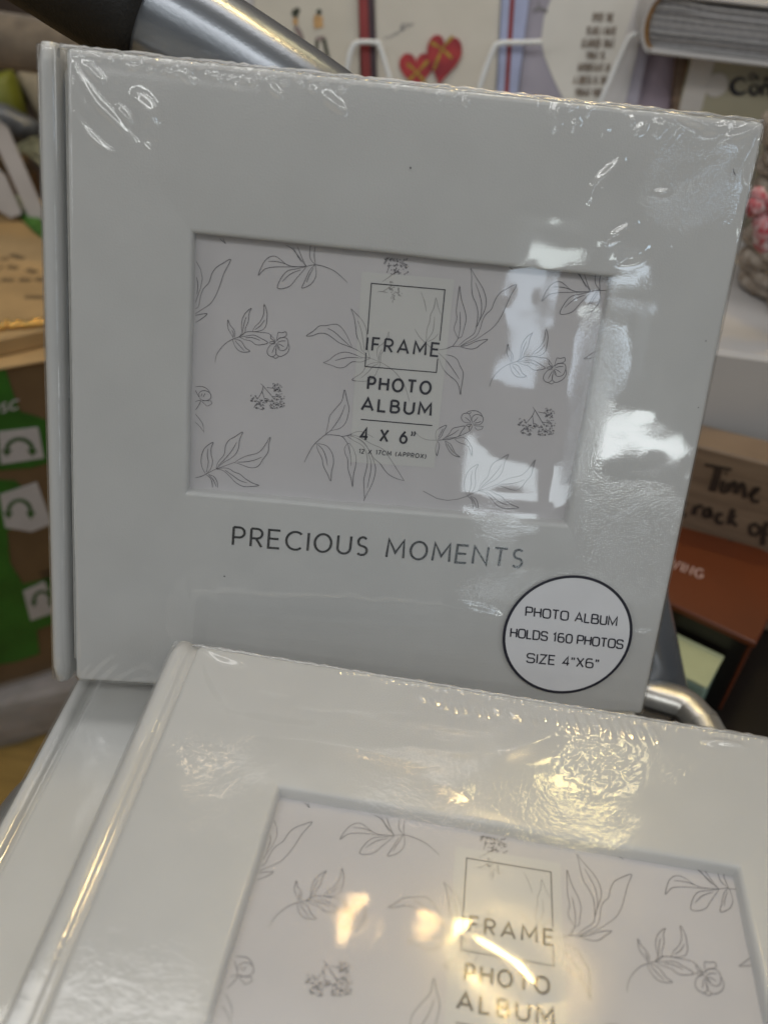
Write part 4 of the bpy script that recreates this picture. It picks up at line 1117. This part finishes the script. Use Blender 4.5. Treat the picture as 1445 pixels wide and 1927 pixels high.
# boxed card and the album lying on it
yC = .60; tlc = on_plane((1303, 99), (0, yC, 0), (0, 1, 0)); zt = tlc[2]
cb = thing('boxed_card', 'olive beige boxed card with black lettering behind the basket', 'card', loc=(tlc[0], yC, .55))
M_OLIVE = pmat('olive_beige_card', (.40, .37, .27), .5, .06, 30)
child(G().box((tlc[0], yC, .5502), (tlc[0] + .16, yC + .055, zt), .001).out('card_face', M_OLIVE, None), cb)
MCF = pframe((tlc[0], yC, .55), (0, -1, 0)); Q = lambda *p: [plane_uv(q, MCF, 0) for q in p]
def cbpart(g, name, m):
    o = g.out(name, m, None); o.matrix_world = Matrix(MCF.tolist()); child(o, cb); o.matrix_parent_inverse = Matrix.Translation(cb.location).inverted(); o.matrix_basis = Matrix(MCF.tolist()); return o
w0 = Q((1304, 104), (1347, 104)); x1 = w0[1][0]
g = G(); g.poly([(.0008, .0015), (x1, .0015), (x1, zt - .5518), (.0008, zt - .5518)], .0006); cbpart(g, 'white_band', pmat('white_band', (.60, .57, .54), .5, .04, 30))
g = G(); g.disc(Q((1347, 160))[0], 22 * .0004, .0009, 40); cbpart(g, 'round_tab', pmat('round_tab', (.56, .53, .50), .5, .04, 30))
g = G(); s0 = Q((1374, 176), (1402, 177), (1376, 146)); hC = s0[2] - s0[0]; ex = (s0[1] - s0[0]) / 28.0; ey = hC / 30.0
def ser(pts, ws, z_): g.ribbon(spline([s0[0] + ex * p[0] + ey * p[1] for p in pts], 5), ws, z_)
def wv(n, a, b): return [a + b * abs(math.sin(math.pi * i / (n - 1))) for i in range(n)]
ser([(27, 23), (20, 29), (10, 28), (2, 20), (1, 12), (6, 3), (16, 0), (25, 3), (28, 8)], wv(41, .0009, .0026), .0007)
ser([(43, 18), (36, 14), (36, 5), (43, 0), (50, 5), (50, 14), (43, 18)], wv(31, .0010, .0017), .00072)
ser([(58, 0), (58, 9), (58, 18)], [.0024] * 11, .00074); ser([(58, 14), (65, 18), (71, 15), (71, 0)], wv(16, .0014, .0010), .00076)
ser([(55, 0), (61, 0)], .0006, .00078); ser([(68, 0), (74, 0)], .0006, .0008); ser([(55, 17.5), (58, 18)], .0006, .00082)
for k, p in enumerate([[(38, 39), (33, 36), (33, 29), (38, 27), (42, 32), (41, 38), (38, 39)], [(43, 28), (45, 34), (48, 34), (49, 28), (52, 29)], [(60, 34), (60, 29), (64, 29), (66, 34), (64, 24), (60, 22)], [(70, 33), (67, 30), (70, 28), (73, 31), (70, 34)]]):
    ser(p, .0011, .00084 + k * .00002)
cbpart(g, 'card_lettering', M_INK)

yD = .575; sp0 = on_plane((1206, 45), (0, yD, 0), (0, 1, 0)); zb = zt + .0006
ad = thing('photo_album', 'grey white album lying flat on the boxed card with its page edges showing', 'photo album', loc=(sp0[0], yD, zb))
M_PG = pmat('grey_pages', (.42, .41, .42), .6, .2, 300, c2=(.30, .29, .30)); M_PG2 = pmat('pale_pages', (.55, .54, .54), .6, .1, 200)
child(G().box((sp0[0] + .008, yD - .004, zb), (sp0[0] + .25, yD + .21, zb + .0035), .0012).out('bottom_cover', M_WBOX, None), ad)
child(G().box((sp0[0] + .008, yD - .004, zb + .0385), (sp0[0] + .25, yD + .21, zb + .042), .0012).out('top_cover', M_WBOX, None), ad)
g = G(); L = []
for k in range(13):
    a = math.pi * (k / 12) ; cx_, cz_ = sp0[0] + .011, zb + .021
    L.append((cx_ - .011 * math.sin(a), cz_ + .021 * math.cos(a)))
inn = [(x + .0022 * (1 if 0 < i < 12 else .3), zb + .021 + (z - zb - .021) * .90) for i, (x, z) in enumerate(L)]
pr = L + inn[::-1]; child(G().loops([[(x, yD - .004, z) for x, z in pr], [(x, yD + .21, z) for x, z in pr]], cap=True).out('spine', M_WBOX, None), ad)
pr = inn + [(x + .0035, z) for x, z in inn[::-1]]
child(G().loops([[(x, yD - .001, z) for x, z in pr], [(x, yD + .2, z) for x, z in pr]], cap=True).out('spine_lining', pmat('ochre_lining', (.30, .15, .04), .7, .3, 200), None), ad)
for i in range(20):
    za = zb + .0045 + i * .00166; f_ = i / 19; xs_ = np.linspace(sp0[0] + .0065 + .004 * (2 * abs(f_ - .5)) ** 2, sp0[0] + .235, 14)
    up = [za + (.0035 if i > 14 else .0014) * (i - 9) / 10 * math.exp(-((x - sp0[0] - .018) / .012) ** 2) - .003 * max(0, f_ - .6) * math.sin((x - sp0[0]) * 22) for x in xs_]
    y0 = yD + rs.uniform(0, .003)
    Ls = [[(x, y0, z), (x, yD + .19, z), (x, yD + .19, z + .0012), (x, y0, z + .0012)] for x, z in zip(xs_, up)]
    child(G().loops(Ls, cap=True).out('page', M_PG if i % 3 else M_PG2, None), ad)

# ---- left hand side: cartons with green tape, odds and ends
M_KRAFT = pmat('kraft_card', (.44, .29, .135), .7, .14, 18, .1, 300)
M_KRAFTD = pmat('shaded_brown_kraft', (.17, .105, .05), .75, .2, 14, .1, 300)  # kraft darkened to carry shade on the taped carton; back carton's own brown
M_TAPE = pmat('green_tape', (.03, .15, .02), .3, .3, 20)
M_LABEL = pmat('white_label', (.52, .50, .52), .5, .05, 40)
M_LGRN = pmat('label_green', (.025, .10, .015), .5, .2, 60)
MK = rotbox((-.294, .397), (.794, .608))
k2 = thing('carton', 'tall brown carton sealed with green printed tape', 'carton', mw=MK)
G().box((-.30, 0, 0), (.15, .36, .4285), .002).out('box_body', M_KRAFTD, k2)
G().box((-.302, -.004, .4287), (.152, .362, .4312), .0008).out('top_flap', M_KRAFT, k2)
nK = -MK[:3, 1]; MKF = pframe(MK[:3, 3] + nK * .001, nK); MKi = np.linalg.inv(MK)
KP = lambda *p: [plane_uv(q, MKF, 0) for q in p]
def kpart(g, name, m):
    o = g.out(name, m, k2); o.matrix_basis = Matrix((MKi @ MKF).tolist()); return o
g = G()
for k, q in enumerate([[(-60, 690), (10, 690), (22, 730), (40, 775), (88, 790), (96, 870), (60, 880), (0, 885), (-60, 890)], [(-60, 900), (30, 905), (90, 960), (40, 985), (14, 1000), (20, 1060), (-60, 1060)],
                       [(-60, 1060), (20, 1060), (45, 1100), (108, 1085), (120, 1165), (70, 1185), (75, 1230), (30, 1245), (-60, 1260)]]):
    prism(g, KP(*q), -.0006, .0002 + k * .00012)
    kpart(g, 'green_tape', M_TAPE); g = G()
for lab, arcs in (([(-2, 812), (72, 803), (83, 861), (2, 873)], (37, 845, 24, 20)), ([(0, 930), (70, 907), (98, 985), (60, 1000), (10, 992)], (37, 962, 21, 22)), ([(44, 1112), (84, 1093), (108, 1150), (58, 1167)], (80, 1130, 16, 18))):
    g = G(); prism(g, KP(*lab), 0, .0009); lo = kpart(g, 'paper_label', M_LABEL)
    cx, cy, rx, ry = arcs; g = G()
    g.ribbon(KP(*[(cx + rx * math.cos(math.radians(a)), cy - ry * math.sin(math.radians(a)) * 1.0) for a in range(-5, 190, 13)]), .0036, .0011)
    for sx in (-1, 1): g.poly(KP((cx + sx * rx * 1.45, cy), (cx + sx * rx * .55, cy), (cx + sx * rx, cy + ry * .65)), .00115 + sx * .00002)
    o = g.out('arrow_print', M_LGRN, lo)
g = G()
for k in range(3): g.ribbon(KP((76 + 3 * k, 1078 + 9 * k), (100, 1072 + 9 * k)), .002, .0006)
kpart(g, 'carton_print', M_FOAM)
g = G(); lettering(g, 'OSC', GEO, *KP((-22, 782), (34, 768)), KP((-20, 765))[0] - KP((-22, 782))[0], .0018, .0006, .3); kpart(g, 'tape_lettering', M_LABEL)

e0, e1 = onz((0, 638), .4475), onz((87, 619), .4475); MK1 = rotbox(e0[:2], (e1 - e0)[:2])
k1 = thing('carton', 'flat kraft carton with dark print lying on the taped carton', 'carton', mw=MK1)
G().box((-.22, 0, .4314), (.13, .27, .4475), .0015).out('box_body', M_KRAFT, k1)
K1i = np.linalg.inv(MK1); k1p = lambda *p: [(K1i @ arr((*onz(q, .4477), 1)))[:2] for q in p]
M_FADE = pmat('faded_print', (.19, .125, .06), .7, .3, 100)
for (x, y, w_, sl) in ((10, 487, 14, 1), (25, 503, 20, 3), (60, 510, 18, 6), (15, 527, 22, 2), (48, 527, 20, 2), (76, 526, 14, 4), (33, 483, 26, 8), (66, 559, 38, 1), (2, 504, 6, 1)):
    g = G(); g.ribbon(k1p((x - w_ / 2, y - sl / 2), (x, y), (x + w_ / 2, y + sl / 2)), .0075, .4478); g.out('carton_print', M_FADE, k1)
M_GLIT = pmat('gold_bead', (.85, .52, .16), .12, .2, 60, metal=1.0)
gt = thing('bead_garland', 'gold bead garland along the front edge of the flat kraft carton', 'garland', loc=tuple(onz((40, 612), .4476)))
for i in range(30):
    q = onz((-10 + i * 3.4 + rs.uniform(-2, 2), 613 - i * .25 + rs.uniform(-6, 5)), .4500)
    child(G().sphere(q, rs.uniform(.0022, .0034), 10, 7).out('bead', M_GLIT, None, smooth=True), gt)
gt = thing('bead_garland', 'gold beads beside the green paper at the back of the flat carton', 'garland', loc=tuple(onz((15, 392), .4476)))
for i in range(9):
    q = onz((-8 + i * 5.5 + rs.uniform(-2, 2), 390 + rs.uniform(-7, 5)), .4505)
    child(G().sphere(q, rs.uniform(.003, .0042), 10, 7).out('bead', M_GLIT, None, smooth=True), gt)
M_CLOTH = pmat('green_tissue', (.07, .20, .03), .7, .3, 60, .4, 200); M_PAT = pmat('patterned_paper', (.5, .5, .45), .6, .1, 130, c2=(.18, .24, .12))
def crumple(name, label, cat, pts, z, mat, h, seed, nrm=None):
    r_ = random.Random(seed); c = sum(arr(p) for p in pts) / len(pts); n = len(pts); g = G(); Ls = []
    for s_, hh in ((1.0, 0.0), (1.0, .25), (.72, .8), (.4, 1.0)):
        Ls.append([c + (arr(p) - c) * s_ * r_.uniform(.92, 1.08) + arr((0, 0, h * hh * r_.uniform(.6, 1.3))) for p in pts])
    g.loops(Ls, cap=True); o = g.out(name, mat, None, smooth=True); tag(o, label, cat); return o
crumple('tissue_paper', 'green tissue paper on the flat kraft carton', 'paper', [onz(q, .4478) for q in spline([arr(p) for p in ((28, 398), (45, 402), (92, 418), (96, 452), (78, 447), (55, 428))], 2, True)], 0, M_CLOTH, .006, 1)
crumple('patterned_paper', 'white and green patterned paper behind the green tissue', 'paper', [onz(q, .4478) for q in spline([arr(p) for p in ((20, 378), (48, 380), (86, 402), (60, 408), (40, 402))], 2, True)], 0, M_PAT, .008, 2)
# back carton and what stands on it
kb = thing('carton', 'dark carton standing behind the taped carton', 'carton', mw=MK)
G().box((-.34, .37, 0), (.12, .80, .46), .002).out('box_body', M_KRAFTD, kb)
NP = arr((.35, -.85, .38)); PP = dep((40, 330), .92); MP = pframe(PP, NP)
V2 = lambda *p: [plane_uv(q, MP, 0) for q in p]
M_FRW = pmat('white_frame_paint', (.40, .37, .36), .5, .06, 30)
fw = thing('picture_frame', 'plain white frame leaning behind the flat kraft carton', 'frame', mw=MP)
g = G(); prism(g, V2((-60, 205), (-30, 205), (14, 238), (98, 432), (62, 425), (-8, 268), (-60, 240)), -.012, 0); g.out('frame_bar', M_FRW, fw)
g = G(); prism(g, V2((-60, 290), (-10, 310), (10, 330), (42, 402), (20, 410), (-60, 360)), -.010, -.002); g.out('frame_bar', M_FRW, fw)
def slab(name, label, cat, px, t, mat, th, bulge=.0, n=NP):
    Pm = pframe(dep((sum(p[0] for p in px) / len(px), sum(p[1] for p in px) / len(px)), t), n); p2 = [plane_uv(q, Pm, 0) for q in px]
    p2 = spline(p2, 3, True); c = sum(p2) / len(p2); g = G()
    a = sum(p2[i][0] * p2[(i + 1) % len(p2)][1] - p2[(i + 1) % len(p2)][0] * p2[i][1] for i in range(len(p2)))
    if a < 0: p2 = p2[::-1]
    Ls = [[(*p, -th) for p in p2], [(*p, -th * .3) for p in p2], [(*(c + (p - c) * .9), 0) for p in p2], [(*(c + (p - c) * .5), bulge) for p in p2]]
    g.loops(Ls, cap=True); o = g.out(name, mat, None, smooth=True, mw=Pm); tag(o, label, cat); return o
slab('paper_bag', 'olive green paper bag behind the white frame', 'bag', [(-60, 145), (0, 132), (22, 128), (36, 160), (48, 225), (20, 250), (-60, 215)], 1.02, pmat('olive_paper', (.16, .17, .015), .5, .3, 15), .05, .01)
slab('cloth_sack', 'cream cloth sack next to the olive bag', 'sack', [(28, 140), (60, 120), (110, 120), (110, 300), (76, 235), (50, 190)], 1.06, pmat('cream_cloth', (.33, .28, .20), .8, .2, 40, .3, 300), .05, .02)
slab('plastic_bag', 'crumpled grey plastic bag above the dried grass', 'plastic bag', [(-60, 195), (0, 190), (40, 210), (92, 240), (92, 275), (30, 272), (10, 255), (-60, 240)], .98, pmat('grey_plastic', (.16, .17, .19), .25, .7, 26, .9, 60, c2=(.05, .055, .06)), .04, .012)
gs = thing('dried_grass', 'bunch of pale dried grass beside the white frame', 'dried grass', loc=tuple(dep((60, 300), .96)))
for i in range(26):
    a = dep((30 + rs.uniform(-4, 6), 280 + rs.uniform(-4, 6)), .96); b_ = dep((95 + rs.uniform(-10, 12), 268 + rs.uniform(-10, 70)), .955)
    child(G().tube(spline([a, (a + b_) / 2 + arr((0, 0, rs.uniform(.0, .008))), b_], 4), [.0010] * 8 + [.0004], 5).out('grass_blade', pmat('grass%d' % i, (.33, .33, .22), .7) if i == 0 else bpy.data.materials['grass0'], None), gs)
# upholstered chair rail crossing at the top
M_TAUPE = pmat('taupe_fabric', (.16, .125, .09), .85, .25, 60, .4, 500, sheen=.3)
cr2 = thing('padded_chair', 'taupe padded chair back behind the black hand grip', 'chair', loc=(-.25, .55, 0))
rp = [dep(q, .80) for q in ((-260, 40), (-100, 62), (20, 78), (130, 98), (260, 135), (420, 190), (560, 240))]
child(G().tube(spline(rp, 4), .0225, 16).out('back_rail', M_TAUPE, None, smooth=True), cr2)
for p_ in (rp[0], rp[-1]): child(G().tube([p_, p_ * arr((1, 1, 0)) + arr((0, .05, 0))], .015, 12).out('post', M_BROWN, None, smooth=True), cr2)
# wrapped pack on the floor
pk = onz((95, 1392), 0.0); MPK = rotbox(pk[:2], (.86, .50))
pc_ = thing('wrapped_pack', 'clear plastic wrapped pack lying on the yellow floor', 'pack', mw=MPK)
M_PACK = pmat('pack_contents', (.30, .27, .28), .5, .3, 30, .3, 60)
G().box((-.055, .006, .002), (.15, .105, .066), .004).out('contents', M_PACK, pc_)
M_CLEAR = film_mat('clear_wrap', f0=.10, rough=.08, bump=1.0, bscale=60, haze=.16)
rp_ = random.Random(4); Ls = []
for zz, ins_ in ((.0005, .004), (.008, .0), (.03, -.003), (.055, .0), (.070, .006), (.0715, .022)):
    x0, y0, x1, y1 = -.06 + ins_, .0015 + ins_, .156 - ins_, .110 - ins_
    per = [(x0 + (x1 - x0) * k / 8, y0) for k in range(8)] + [(x1, y0 + (y1 - y0) * k / 5) for k in range(5)] + [(x1 - (x1 - x0) * k / 8, y1) for k in range(8)] + [(x0, y1 - (y1 - y0) * k / 5) for k in range(5)]
    Ls.append([(x + rp_.uniform(-.0025, .0025), y + rp_.uniform(-.001, .002), zz + rp_.uniform(0, .002)) for x, y in per])
G().loops(Ls, cap=True).out('wrapping', M_CLEAR, pc_)
